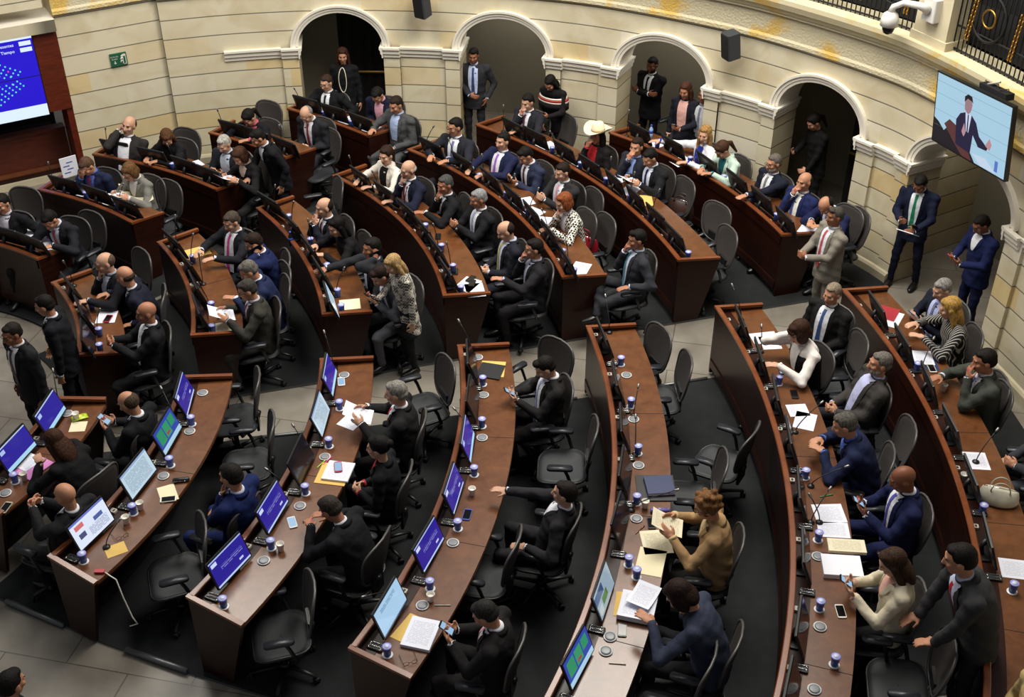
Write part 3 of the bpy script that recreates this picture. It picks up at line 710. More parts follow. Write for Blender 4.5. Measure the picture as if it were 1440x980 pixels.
# ================================================================ MONITORS and desk devices
def screen_mat(name, kind):
    m, nt, N, L, b = _mat(name)
    b.inputs['Base Color'].default_value = (.01, .01, .012, 1); b.inputs['Roughness'].default_value = .15
    uv = N.new('ShaderNodeUVMap'); uv.uv_map = 'UVMap'; sep = N.new('ShaderNodeSeparateXYZ'); L.new(uv.outputs['UV'], sep.inputs['Vector'])
    X, Y = sep.outputs['X'], sep.outputs['Y']
    def mth(op, a, b_=None):
        n = N.new('ShaderNodeMath'); n.operation = op
        for i, q in enumerate((a, b_)):
            if q is None: continue
            if isinstance(q, (int, float)): n.inputs[i].default_value = q
            else: L.new(q, n.inputs[i])
        return n.outputs[0]
    def box(x0, x1, y0, y1):
        return mth('MULTIPLY', mth('MULTIPLY', mth('GREATER_THAN', X, x0), mth('LESS_THAN', X, x1)), mth('MULTIPLY', mth('GREATER_THAN', Y, y0), mth('LESS_THAN', Y, y1)))
    cur = [None]
    def over(mask, col):
        mx = N.new('ShaderNodeMixRGB'); L.new(mask, mx.inputs['Fac'])
        if cur[0] is None: mx.inputs['Color1'].default_value = (0, 0, 0, 1)
        elif isinstance(cur[0], tuple): mx.inputs['Color1'].default_value = (*cur[0], 1)
        else: L.new(cur[0], mx.inputs['Color1'])
        mx.inputs['Color2'].default_value = (*col, 1); cur[0] = mx.outputs['Color']
    def lines(x0, x1, y0, y1, n, thr=.55, breaks=14):
        f = mth('FRACT', mth('MULTIPLY', Y, n)); l = mth('GREATER_THAN', f, thr)
        nz = N.new('ShaderNodeTexNoise'); nz.inputs['Scale'].default_value = breaks; L.new(uv.outputs['UV'], nz.inputs['Vector'])
        return mth('MULTIPLY', mth('MULTIPLY', l, box(x0, x1, y0, y1)), mth('GREATER_THAN', nz.outputs['Fac'], .42))
    est = 1.0
    if kind == 'blue':
        cur[0] = srgb('2a1f90'); over(box(0, 1, 0, .07), srgb('b8cdf0')); over(box(0, 1, .95, 1), srgb('a9b9ea'))
        over(box(.04, .2, .76, .9), srgb('c9d6f2')); over(box(.72, .84, .2, .28), srgb('b9c6ea')); over(lines(.25, .9, .45, .62, 14), srgb('7f80c8'))
    elif kind == 'bluebar':
        cur[0] = srgb('2c2296'); over(box(0, 1, 0, .16), srgb('a9d4ee')); over(box(0, 1, .95, 1), srgb('b9c9ea')); over(box(.05, .2, .72, .88), srgb('a9bfe8'))
    elif kind == 'white':
        cur[0] = srgb('bfd6e4'); over(box(0, 1, .92, 1), srgb('8fa9cf')); over(lines(.08, .9, .1, .86, 26, .6, 22), srgb('7c90a4'))
    elif kind == 'web':
        cur[0] = srgb('dfe8fa'); over(box(0, 1, .92, 1), srgb('6a76c8')); over(box(.1, .34, .66, .84), srgb('d2706e')); over(box(.12, .3, .3, .5), srgb('4a5278')); over(box(.6, .85, .5, .66), srgb('51639e')); over(lines(.4, .92, .1, .45, 22, .6, 22), srgb('7581a8'))
    elif kind == 'votes':
        cur[0] = srgb('3046a6'); over(box(.0, 1, 0, .2), srgb('a9cde2'))
        over(box(.08, .36, .3, .86), srgb('2f9a48')); over(box(.40, .66, .3, .86), srgb('33a04c')); over(box(.70, .93, .45, .86), srgb('2f9a48')); over(box(.44, .6, .38, .48), srgb('b23a3a')); over(lines(.08, .93, .3, .86, 18, .8, 1), srgb('2038a0'))
    elif kind == 'video':
        cur[0] = srgb('9db4c4'); over(box(.0, .5, .55, .9), srgb('2a4f80')); over(box(.3, .62, .2, .5), srgb('4f7f3f')); over(box(.05, .25, .1, .4), srgb('c9d2d6')); est = .8
    elif kind == 'sheet':
        cur[0] = srgb('a6cbe8'); over(lines(.2, .8, .72, .86, 20, .6, 20), srgb('53708e')); over(box(0, 1, 0, .05), srgb('54617e'))
    elif kind == 'dark':
        cur[0] = srgb('120c14'); est = .4
    if not isinstance(cur[0], tuple): L.new(cur[0], b.inputs['Emission Color'])
    else: b.inputs['Emission Color'].default_value = (*cur[0], 1)
    b.inputs['Emission Strength'].default_value = est; MATS[name] = m; return m
SM = {k: screen_mat('screen_'+k, k) for k in ('blue', 'bluebar', 'white', 'web', 'votes', 'video', 'sheet', 'dark')}
# screen faces +Y, leans back; origin on the desk under the hinge
MW, MH, TILT = .47, .28, R(20)
def mon_T(): return Matrix.Translation((0, -.01, .165)) @ Matrix.Rotation(TILT, 4, 'X')
def make_body():
    mb = MB(); T = mon_T()
    o = rr_outline(MW, MH, .012, 3); n = len(o)
    vs = [T @ V((x, y0, z)) for y0, k in ((0, 1), (-.018, 1), (-.032, .82)) for x, z in [(a*k, c*k) for a, c in o]]
    fs = [tuple(range(n-1, -1, -1)), tuple(range(2*n, 3*n))]
    for l in (0, 1): fs += [(l*n+i, l*n+(i+1) % n, (l+1)*n+(i+1) % n, (l+1)*n+i) for i in range(n)]
    mb.add(vs, fs, M_black)
    for k in range(5): mb.box(None, (.2, .004, .006), M_blackm, M=T @ Matrix.Translation((0, -.033, -.04+k*.02)))
    return mb.mesh('bezel')
def make_scr(kind):
    mb = MB(); T = mon_T(); w, h = MW/2-.014, MH/2-.014
    mb.uv = []; mb.add([T @ V(q) for q in ((w, .003, -h), (-w, .003, -h), (-w, .003, h), (w, .003, h))], [(0, 1, 2, 3)], SM[kind]); mb.uv = [(0, 0), (1, 0), (1, 1), (0, 1)]
    return mb.mesh('screen_'+kind)
def make_stand():
    mb = MB(); mb.box((0, -.045, .008), (.21, .13, .016), M_black, bev=.03); mb.tube([(0, -.065, .016), (0, -.075, .10), (0, -.04, .165)], [.03, .022, .026], M_black, 8); return mb.mesh('stand')
BODY, STAND = make_body(), make_stand(); SCR = {k: make_scr(k) for k in SM}
def ordn(i, n):
    w = ['first', 'second', 'third', 'fourth', 'fifth', 'sixth', 'seventh', 'eighth', 'ninth', 'tenth', 'eleventh', 'twelfth']
    return w[i] if i < n-1 or n < 3 else 'last'
SHOW = {'blue': 'a blue page', 'bluebar': 'a blue page with pale bar', 'white': 'a pale text page', 'web': 'a web page with red pictures', 'votes': 'a green voting grid', 'video': 'a bright video picture', 'sheet': 'a pale blue document', 'dark': 'its screen dark'}
# monitor centres measured on the photograph
MON = {
'N1': [(67, 578, 'bluebar'), (27, 630, 'bluebar')], 'N2': [(263, 552, 'blue'), (240, 605, 'votes'), (197, 665, 'white'), (137, 738, 'web')],
'N3': [(465, 525, 'bluebar'), (456, 580, 'white'), (432, 645, 'dark'), (390, 712, 'blue'), (327, 788, 'blue')],
'N4': [(660, 505, 'dark'), (667, 557, 'dark'), (662, 615, 'bluebar'), (642, 685, 'blue'), (610, 765, 'blue'), (557, 855, 'sheet')],
'N5': [(852, 472, 'dark'), (867, 535, 'dark'), (880, 598, 'dark'), (882, 660, 'dark'), (878, 728, 'dark'), (855, 830, 'video'), (822, 925, 'votes')],
'N6': [(1042, 455, 'dark'), (1075, 502, 'dark'), (1095, 556, 'dark'), (1113, 615, 'dark'), (1127, 690, 'dark'), (1135, 778, 'dark'), (1130, 880, 'dark'), (1118, 968, 'dark')],
'N7': [(1222, 435, 'dark'), (1262, 482, 'dark'), (1299, 537, 'dark'), (1338, 598, 'dark'), (1368, 672, 'dark'), (1393, 758, 'dark')],
'F3': [(97, 405, 'dark'), (110, 440, 'dark'), (115, 475, 'dark')], 'F4': [(243, 342, 'dark'), (265, 372, 'dark'), (280, 402, 'dark'), (286, 436, 'dark')],
'F5': [(376, 288, 'dark'), (410, 318, 'dark'), (433, 352, 'dark'), (450, 385, 'dark'), (463, 420, 'white')],
'F6': [(502, 252, 'dark'), (540, 272, 'dark'), (571, 298, 'dark'), (590, 326, 'dark'), (610, 352, 'dark'), (628, 384, 'dark')],
'F7': [(605, 208, 'dark'), (642, 232, 'dark'), (682, 255, 'dark'), (718, 277, 'dark'), (745, 302, 'dark'), (772, 330, 'dark'), (797, 368, 'dark')],
'F8': [(707, 185, 'dark'), (746, 195, 'dark'), (785, 215, 'dark'), (821, 236, 'dark'), (858, 258, 'dark'), (890, 280, 'dark'), (922, 305, 'dark'), (950, 332, 'dark')],
'F9': [(902, 185, 'dark'), (940, 207, 'dark'), (985, 232, 'dark'), (1030, 257, 'dark'), (1070, 281, 'dark'), (1107, 310, 'dark')],
'F0': [(8, 328, 'dark'), (38, 346, 'dark')], 'F1': [(90, 260, 'dark'), (137, 273, 'dark'), (176, 291, 'dark')],
'F2': [(165, 206, 'dark'), (212, 220, 'dark'), (256, 235, 'dark'), (292, 248, 'dark')],
'F2b': [(325, 182, 'dark'), (364, 191, 'dark'), (410, 208, 'dark')], 'F2c': [(431, 146, 'dark'), (470, 158, 'dark'), (508, 172, 'dark')]}
SEAT = {}
def dpos(k, th, dr, z=ZT):
    m_ = math.degrees(.075/lipR(k, th)); th = min(max(th, DK[k]['lo']+m_), DK[k]['hi']-m_)
    return pol(th, lipR(k, th)+dr, z)
def out_rz(th, j=0): return R(th)-PI/2+j     # rotation that turns local +Y outward, towards the sitter
MIC_TIP = mat('mic_grille', srgb('8f8d8a'), .4, .8)
def mic(base, tip, label, bend=.25, group='gooseneck microphones'):
    b = V(base); t = V(tip); o = thing('microphone', label, 'microphone', b, 0, group); d = t-b
    mb = MB(); mb.lathe([(.035, 0), (.035, .012), (.02, .02), (.008, .028)], M_black, 12); mb.build('mic_base', o)
    pts = [V((0, 0, .02))]; L_ = d.length
    for i in range(1, 9):
        f = i/8; pts.append(V((d.x*f**1.35, d.y*f**1.35, .02+(d.z-.02)*f**.8)))
    mb = MB(); mb.tube(pts, .0055, M_black, 6); mb.build('gooseneck', o)
    u = (pts[-1]-pts[-2]).normalized(); mb = MB(); mb.tube([pts[-1], pts[-1]+u*.012, pts[-1]+u*.045, pts[-1]+u*.052], [.008, .012, .012, .007], MIC_TIP, 8); mb.build('mic_head', o)
    return o
M_cupb = mat('cup_blue', srgb('3a58b4'), .35, var=.5, vscale=70); M_cupl = mat('cup_lid', srgb('8e93d8'), .3); M_foil = mat('cup_top_print', srgb('cfd4ef'), .3)
M_clear = mat('coaster_white', srgb('d6d8da'), .3); M_coffee = mat('coffee', srgb('2a1408'), .2)
def cup_meshes():
    a = MB(); a.lathe([(.024, .002), (.030, .004), (.036, .085), (.037, .095)], M_cupb, 16)
    b = MB(); b.lathe([(.039, .092), (.040, .100), (.036, .104), (.025, .1045)], M_cupl, 16); b.lathe([(.024, .1035), (.024, .1055)], M_foil, 12)
    c = MB(); c.lathe([(.045, 0), (.046, .004), (.044, .006)], M_clear, 16)
    return a.mesh('cup_wall'), b.mesh('lid'), c.mesh('coaster')
CUP = cup_meshes()
def cup(p, label, group='blue printed water cups with lids', coaster=True):
    o = thing('water_cup', label, 'cup', p, rng.uniform(0, 6), group); w = link('cup_wall', CUP[0], o, (0, 0, .004)); link('lid', CUP[1], o, (0, 0, .004))
    if coaster: link('coaster', CUP[2], o)
    return o
def _pc():
    a = MB(); a.lathe([(.022, 0), (.024, .002), (.036, .085), (.0375, .087), (.0345, .086), (.031, .062)], M_white, 14); b = MB(); b.lathe([(.0305, .058), (.0308, .060)], M_coffee, 12); return a.mesh('cup_wall'), b.mesh('coffee_surface')
PCUP = _pc()
def paper_cup(p, label):
    o = thing('paper_cup', label, 'cup', p, 0, 'white paper coffee cups'); link('cup_wall', PCUP[0], o); link('coffee_surface', PCUP[1], o); return o
def _disc():
    a = MB(); a.lathe([(.042, 0), (.055, .004), (.057, .010), (.047, .0105)], M_clear, 20); b = MB(); b.lathe([(.046, .008), (.045, .016), (.030, .018)], mat('saucer_lid_grey', srgb('7d8084'), .35), 20); return a.mesh('rim_plate'), b.mesh('grey_lid')
DISC = _disc()
def disc(p, label):
    o = thing('cable_grommet', label, 'desk outlet', p, 0, 'round grey desk outlets'); link('outlet_ring', DISC[0], o); link('outlet_lid', DISC[1], o); return o
def _rd():
    a = MB(); a.box((0, 0, .012), (.05, .07, .024), M_silver, bev=.006); b = MB(); b.box((0, .012, .0245), (.03, .02, .002), M_black); return a.mesh('case'), b.mesh('slot')
READ = _rd()
def reader(p, rz, label):
    o = thing('card_reader', label, 'card reader', p, rz, 'beige card readers along the desk lips'); link('case', READ[0], o); link('display', READ[1], o)
def _con():
    a = MB(); a.box((0, 0, .008), (.075, .14, .016), M_blackm, bev=.01); b = MB()
    for s in (-1, 1): b.tube([(x+s*.018, y, .018) for x, y in rr_outline(.026, .11, .01, 3)], .0022, M_chrome, 5, closed=True)
    return a.mesh('console_body'), b.mesh('chrome_trim')
CON = _con()
def console(p, rz, label):
    o = thing('voting_console', label, 'control panel', p, rz, 'black voting consoles set in the desks'); link('console_body', CON[0], o); link('chrome_trim', CON[1], o)
for k, L_ in MON.items():
    nm = DK[k]['name']; near = k[0] == 'N'; n = len(L_); e = 'aisle' if k[0] != 'F' or k in ('F0', 'F1', 'F2', 'F2b', 'F2c') else 'arch end'
    if k[0] == 'F': e = 'screen wall' if k in ('F0', 'F1', 'F2', 'F2b', 'F2c') else 'wall'
    SEAT[k] = []
    for i, (px, py, kind) in enumerate(L_):
        th, _ = topol(at(px, py, 1.06)); SEAT[k].append(th)
        p = dpos(k, th, .13, ZT+.005); od = ordn(i, n)
        side = {'dark': 'black flat monitor, '}.get(kind, 'monitor showing '+SHOW[kind]+', ')
        m = thing('monitor', f'{side}{od} from the {e}, {nm}', 'monitor', p, out_rz(th, rng.uniform(-.06, .06)), 'tilted desk monitors')
        link('bezel', BODY, m); link('screen', SCR[kind], m); link('stand', STAND, m)
        arc = lambda d: math.degrees(d/lipR(k, th))
        reader(dpos(k, th+arc(.33), .062, ZT+.005), out_rz(th), f'beige card reader beside the {od} monitor of the {nm}')
        if near: console(dpos(k, th-arc(.29), .14, ZT+.005), out_rz(th), f'black voting console below the {od} monitor of the {nm}')
        if k[0] == 'F' or k in ('N7',) and i in (1, 4):
            if not (k == 'F4' and i == 1): cup(dpos(k, th-arc(.27), .22 if k in('F3','F4','F5','F6') else .17), f'blue water cup beside the {od} monitor of the {nm}', coaster=False)
        if k[0] == 'F' and (i % 2 == 0 or rng.random() < .35):
            b = dpos(k, th+arc(.3), .2); t = b+V((rng.uniform(-.08, .14), rng.uniform(-.08, .05), .36))
            mic(b, t, f'gooseneck microphone by the {od} monitor of the {nm}')
def nearest_seat(p):
    th, r_ = topol(p); k = min(DK, key=lambda q: (0 if DK[q]['lo']-1 <= th <= DK[q]['hi']+1 else 50)+abs(r_-lipR(q, th)-.3)); return k, min(range(len(SEAT[k])), key=lambda i: abs(SEAT[k][i]-th))
_seen = {}
def LQ(p, s):
    l = s+whereis(p); n = _seen.get(l, 0); _seen[l] = n+1
    return l if n == 0 else ['', 'second lower ', 'third lowest '][n]+l.replace('blue printed ', 'blue ').replace('with pale lid ', '').replace('gooseneck ', '')
def whereis(p):
    k, i = nearest_seat(p); return f'{ordn(i, len(SEAT[k]))} monitor of the {DK[k]["name"]}'
for x, y in ((270, 597), (240, 655), (188, 722), (118, 790), (22, 678), (478, 575), (463, 628), (430, 694), (382, 771), (315, 853), (679, 541), (678, 600), (667, 668), (644, 744), (605, 828), (545, 921), (873, 513), (887, 572), (897, 638), (895, 708), (884, 795), (895, 812), (1095, 540), (1132, 672), (1150, 760), (1152, 857), (1173, 935), (1423, 832)):
    p = at(x, y, ZT); cup(p, LQ(p, 'blue printed water cup with pale lid by the '))
for x, y in ((108, 590), (35, 675), (198, 716), (178, 736), (395, 774), (606, 845), (664, 696), (907, 714), (345, 362), (1326, 550), (1354, 676)):
    p = at(x, y, ZT); paper_cup(p, f'white paper coffee cup near the {whereis(p)}')
for x, y in ((285, 553), (267, 607), (230, 670), (95, 582), (484, 528), (457, 643), (422, 712), (371, 789), (672, 503), (680, 556), (678, 616), (637, 764), (594, 852), (881, 528), (891, 590), (898, 655), (895, 730), (858, 896), (852, 916), (1150, 783), (1153, 882), (1145, 970), (8, 694)):
    p = at(x, y, ZT); disc(p, f'round grey desk outlet near the {whereis(p)}')
for bx, by_, tx, ty, tz in ((250, 600, 228, 548, 1.15), (85, 575, 75, 524, 1.2), (470, 520, 457, 470, 1.22), (424, 622, 414, 601, 1.0), (395, 680, 378, 662, 1.0), (665, 500, 647, 454, 1.2), (655, 600, 641, 577, 1.0), (560, 838, 515, 838, 1.1), (857, 468, 852, 419, 1.2), (891, 585, 897, 546, 1.1), (893, 640, 894, 589, 1.15), (888, 718, 948, 690, 1.1), (1042, 450, 1031, 404, 1.2), (1070, 495, 1071, 461, 1.08), (1118, 608, 1153, 568, 1.12), (1140, 684, 1187, 657, 1.1), (1140, 735, 1165, 690, 1.12), (1152, 735, 1141, 700, 1.1), (1297, 515, 1312, 478, 1.1), (1372, 650, 1400, 607, 1.15), (150, 770, 165, 735, 1.1)):
    p = at(bx, by_, ZT); t = at(tx, ty, tz); mic(p, t, LQ(p, 'gooseneck microphone by the '))
# ================================================================ PEOPLE
def rotz(a): return Matrix.Rotation(a, 3, 'Z')
def ik(S, W, l1, l2, hint):
    d = W-S; L_ = d.length; mx = (l1+l2)*.995
    if L_ > mx: W = S+d*(mx/L_); d = W-S; L_ = mx
    a = (l1*l1-l2*l2+L_*L_)/(2*L_); h = math.sqrt(max(0, l1*l1-a*a)); u = d/L_
    n = hint-u*hint.dot(u)
    n = n.normalized() if n.length > 1e-4 else u.orthogonal().normalized()
    return S+u*a+n*h, W
def frame_from(Y, up):
    Y = Y.normalized(); X = Y.cross(up)
    X = X.normalized() if X.length > 1e-4 else Y.orthogonal().normalized()
    Zz = X.cross(Y); return Matrix((X, Y, Zz)).transposed()
DUM = mat('dummy', (1, 1, 1))
def head_prims(mb, C, H, jaw=1.0, nose=1.0):
    """C centre, H 3x3 rotation"""
    def e(c, r, rot=None): mb.ell(C+H @ V(c), r, DUM, M=H if rot is None else H @ rot, seg=20, rings=14)
    e((0, -.012, .032), (.0755, .096, .088)); e((0, .018, -.035), (.060*jaw, .070, .078)); e((0, .048, -.085), (.032*jaw, .036, .030)); e((0, .045, -.01), (.056, .048, .055))
    mb.cap(C+H @ V((0, .088, .022)), C+H @ V((0, .107, -.022)), .0085, .0135*nose, DUM); e((0, .098, -.026), (.019*nose, .013, .010))
    mb.cap(C+H @ V((-.030, .079, .036)), C+H @ V((.030, .079, .036)), .0125, .0125, DUM)
    e((0, .086, -.056), (.024, .011, .0065)); e((0, .084, -.067), (.021, .011, .0075))
    for s in (-1, 1):
        e((s*.077, -.008, .0), (.010, .022, .032), Matrix.Rotation(s*-.25, 3, 'Z')); e((s*.042, .062, -.012), (.022, .024, .022))
def hand_prims(mb, Wp, F, side, curl, grip=False):
    """F: columns X,Y(fingers),Z(back of hand); side +1 right hand"""
    T = lambda c: Wp+F @ V(c)
    mb.ell(T((0, .045, 0)), (.040, .052, .016), DUM, M=F, seg=12, rings=8)
    mb.cap(T((0, -.02, 0)), T((0, .02, 0)), .025, .026, DUM, 8)
    for i, (x, L_) in enumerate(((-.030, .070), (-.010, .080), (.0105, .075), (.030, .058))):
        x = x*side*1.0*-1*-1; p = V((x*(1 if side > 0 else 1), .082, 0)); a = 0; sp = (x*1.6)
        rr = (.0098, .0090, .0082, .0072); segs = [L_*.44, L_*.31, L_*.25]
        for j, sl in enumerate(segs):
            a += curl*(.55+.12*i)*(.8 if j == 0 else 1); q = p+V((sp*sl, math.cos(a)*sl, -math.sin(a)*sl)); mb.cap(T(p), T(q), rr[j], rr[j+1], DUM, 7); p = q
    ts = -side; p = V((ts*.032, .018, -.004)); q = V((ts*.056, .045, -.012)); mb.cap(T(p), T(q), .0135, .011, DUM, 8)
    q2 = q+V((ts*.010-ts*.02*curl, .030, -.010-.02*curl)); mb.cap(T(q), T(q2), .0108, .0085, DUM, 8)
def remesh(jobs):
    """[(MB, voxel, smooth_iters)] -> meshes, all in one evaluation"""
    out = []; obs = []
    for mb, vox, it in jobs:
        me = mb.mesh('tmp'); o = bpy.data.objects.new('tmp', me); COL.objects.link(o)
        md = o.modifiers.new('r', 'REMESH'); md.mode = 'VOXEL'; md.voxel_size = vox; md.use_smooth_shade = True
        if it: sm = o.modifiers.new('s', 'SMOOTH'); sm.factor = .5; sm.iterations = it
        obs.append(o)
    dg = bpy.context.evaluated_depsgraph_get(); dg.update()
    for o in obs: out.append(bpy.data.meshes.new_from_object(o.evaluated_get(dg)))
    for o in obs: me = o.data; bpy.data.objects.remove(o); bpy.data.meshes.remove(me)
    return out
def fabric(col, rough=.85):
    n = 'cloth_'+col
    if n in MATS: return MATS[n]
    return mat(n, srgb(col), rough, bump=.7, bscale=11, spec=.2)
def skinm(t):
    n = 'skin_'+t
    return MATS.get(n) or mat(n, srgb(t), .5, bump=.05, bscale=80, spec=.35)
def hairm(c):
    n = 'hair_'+c
    if n in MATS: return MATS[n]
    m, nt, N, L, b = _mat(n); tc = N.new('ShaderNodeTexCoord'); w = N.new('ShaderNodeTexNoise'); w.inputs['Scale'].default_value = 26; w.inputs['Detail'].default_value = 4
    mp = N.new('ShaderNodeMapping'); mp.inputs['Scale'].default_value = (3, 3, .7); L.new(tc.outputs['Object'], mp.inputs['Vector']); L.new(mp.outputs['Vector'], w.inputs['Vector'])
    r = N.new('ShaderNodeValToRGB'); cc = srgb(c); r.color_ramp.elements[0].color = (*[q*.45 for q in cc], 1); r.color_ramp.elements[1].color = (*[min(1, q*1.15) for q in cc], 1)
    r.color_ramp.elements[0].position = .35; r.color_ramp.elements[1].position = .65; L.new(w.outputs['Fac'], r.inputs['Fac']); L.new(r.outputs['Color'], b.inputs['Base Color'])
    bp = N.new('ShaderNodeBump'); bp.inputs['Strength'].default_value = .6; bp.inputs['Distance'].default_value = .01; L.new(w.outputs['Fac'], bp.inputs['Height']); L.new(bp.outputs['Normal'], b.inputs['Normal'])
    b.inputs['Roughness'].default_value = .7; b.inputs['Specular IOR Level'].default_value = .2; MATS[n] = m; return m
M_eye = mat('eye_white', srgb('a8988a'), .6, spec=.1); M_iris = mat('iris', srgb('1c120c'), .5, spec=.2); M_lip = mat('lips', srgb('a5564a'), .5); M_lens = mat('spectacle_frame', srgb('15120f'), .3)
M_shoe = mat('black_leather', srgb('141212'), .35); M_phone = mat('phone_body', srgb('16171a'), .3)
def skeleton(q):
    """joints in the person's own frame: +Y forward, X right, origin on the floor"""
    st = q['pose'] == 'stand'; l = R(q.get('lean', 0)); side = R(q.get('side', 0)); k = q.get('s', 1.0); fem = q.get('fem', 0)
    J = {}; hz = .93 if st else .545
    hips = V((0, 0, hz)); sd = Matrix.Rotation(side, 3, 'Y')
    def dirv(a): return sd @ V((0, math.sin(a), math.cos(a)))
    waist = hips+dirv(l*.5)*.15; chest = waist+dirv(l)*.19; neck = chest+dirv(l*1.15)*.17
    J['spine'] = [(hips, dirv(l*.3)), (waist, dirv(l*.75)), (chest, dirv(l)), (neck, dirv(l*1.15))]
    tw = Matrix.Rotation(R(q.get('twist', 0)), 3, 'Z'); sx = tw @ (sd @ V((1, 0, 0))); J['sx'] = sx
    sw = .180 if fem else .208; ud = dirv(l*1.15)
    J['sh'] = {s: neck-ud*.055+sx*(s*sw)-sx.cross(ud)*0 for s in (-1, 1)}
    hp = R(q.get('hp', 0)); hd = dirv(l*.9-0)
    H = tw @ Matrix.Rotation(R(q.get('hy', 0)), 3, 'Z') @ Matrix.Rotation(-hp-l*.35, 3, 'X') @ Matrix.Rotation(R(q.get('ht', 0)), 3, 'Y')
    J['neck'] = neck; J['H'] = H
    nd = dirv(l*.75+hp*.35); J['head'] = neck+nd*.048+ (H @ V((0, .018, .100))); J['ud'] = ud
    # legs
    J['hipj'] = {s: hips+V((s*.088, 0, -.005)) for s in (-1, 1)}
    if st:
        for s in (-1, 1): pass
        wd = q.get('stance', .1)
        J['ank'] = {s: V((s*wd, -.02+s*q.get('step', 0), .085)) for s in (-1, 1)}
    else:
        J['ank'] = {s: V((s*q.get('feet', .13), q.get('fy', .40)-abs(s-1)*.02, .10)) for s in (-1, 1)}
    J['knee'] = {}
    for s in (-1, 1):
        kn, an = ik(J['hipj'][s], J['ank'][s], .43, .41, V((s*.25, 1, .35))); J['knee'][s] = kn; J['ank'][s] = an
    if q.get('cross'):                           # right leg over left
        J['knee'][1] = V((.02, .40, .70)); J['ank'][1] = V((-.20, .50, .38))
    # arms
    J['wr'] = {}; J['el'] = {}; J['hf'] = {}; J['curl'] = {}
    A = q.get('arms', ('lap', 'lap'))
    for s, a in ((1, A[0]), (-1, A[1])):         # right, left
        hd_ = J['head']; tb = lambda v: v
        up = V((0, 0, 1)); cu = .35; hint = V((s*.6, -.6, -.7)); fd = None; bk = up
        if isinstance(a, tuple): nm, off = a[0], V(a[1])
        else: nm, off = a, V((0, 0, 0))
        if nm == 'lap': W = V((s*.11, .24, .665)); fd = V((-s*.5, .8, -.1))
        elif nm == 'desk': W = V((s*.13, .40, .925)); fd = V((-s*.25, 1, -.05)); hint = V((s*.8, -.4, -.5))
        elif nm == 'write': W = V((s*.06, .42, .925)); fd = V((-s*.5, .9, -.2)); cu = .7; hint = V((s*.8, -.4, -.5))
        elif nm == 'reach': W = V((s*.14, .62, .94)); fd = V((0, 1, 0)); cu = .2
        elif nm == 'phone': W = V((s*.075, .33, .86 if not st else 1.10)); fd = V((-s*.35, .7, .55)); cu = .8; bk = V((s*.4, .7, -.5)); hint = V((s*.7, -.5, -.8))
        elif nm == 'clasp': W = V((s*.055, .36, .93 if not st else 1.12)); fd = V((-s*.75, .5, .35)); cu = .9; bk = V((s*.3, .8, .3))
        elif nm == 'laphold': W = V((s*.07, .25, .70)); fd = V((-s*.6, .8, .2)); cu = .8; bk = V((s*.2, .6, .2))
        elif nm == 'chin': W = hd_+H @ V((s*.045, .125, -.175)); fd = H @ V((-s*.25, -.15, 1)); cu = .85; bk = H @ V((s*.3, 1, .2)); hint = V((s*.35, .35, -1))
        elif nm == 'mouth': W = hd_+H @ V((s*.035, .15, -.135)); fd = H @ V((-s*.25, -.25, 1)); cu = .75; bk = H @ V((s*.3, 1, .2)); hint = V((s*.3, .3, -1))
        elif nm == 'temple': W = hd_+H @ V((s*.125, .06, -.075)); fd = H @ V((-s*.3, -.1, 1)); cu = .5; bk = H @ V((s*1, .3, 0)); hint = V((s*.8, .2, -.9))
        elif nm == 'brow': W = hd_+H @ V((s*.05, .15, -.06)); fd = H @ V((-s*.35, -.2, 1)); cu = .4; bk = H @ V((s*.3, 1, .2)); hint = V((s*.5, .4, -1))
        elif nm == 'ear': W = hd_+H @ V((s*.105, .035, -.085)); fd = H @ V((-s*.05, -.15, 1)); cu = .55; bk = H @ V((s*1, .1, 0)); hint = V((s*.9, .1, -.7))
        elif nm == 'rest': W = V((s*.285, .15, .76)); fd = V((0, 1, -.1)); cu = .4
        elif nm == 'back': W = V((s*.30, -.20, .80)); fd = V((0, 1, -.6)); cu = .5
        elif nm == 'hang': W = V((s*.235, .03, .83)); fd = V((0, .12, -1)); cu = .45; bk = V((s, 0, 0)); hint = V((s*.3, -1, 0))
        elif nm == 'pocket': W = V((s*.21, .08, .93)); fd = V((-s*.3, .35, -1)); cu = .5; bk = V((s, .3, 0)); hint = V((s*.8, -.9, 0))
        elif nm == 'cross': W = V((-s*.12, .20+.03*s, 1.20+.02*s)); fd = V((-s*1, .1, .25)); cu = .5; bk = V((0, 1, 0)); hint = V((s*.8, .1, -1))
        elif nm == 'belly': W = V((s*.04, .22, 1.02)); fd = V((-s, .1, 0)); cu = .5; bk = V((0, 1, .2))
        elif nm == 'paper': W = V((s*.13, .36, .93 if not st else 1.13)); fd = V((-s*.3, .8, .25)); cu = .6; bk = V((s*.7, 0, .3)); hint = V((s*.7, -.5, -.8))
        elif nm == 'out': W = V((s*.50, .42, .98)); fd = V((s*.5, .8, -.1)); cu = .3
        else: W = V((s*.12, .3, .8))
        W = W+off
        e, W = ik(J['sh'][s], W, .285, .255, hint)
        J['el'][s] = e; J['wr'][s] = W; J['curl'][s] = cu
        fa = (W-e).normalized(); fd = (fd.normalized()*.75+fa*.35).normalized() if fd else fa
        J['hf'][s] = frame_from(fd, bk)
    return J
PEOPLE = []
def P(px, py, label, face=None, **q):
    """px, py: centre of the head on the photograph"""
    q.setdefault('pose', 'sit'); q['px'] = px; q['py'] = py; q['label'] = label; q['face'] = face; PEOPLE.append(q)
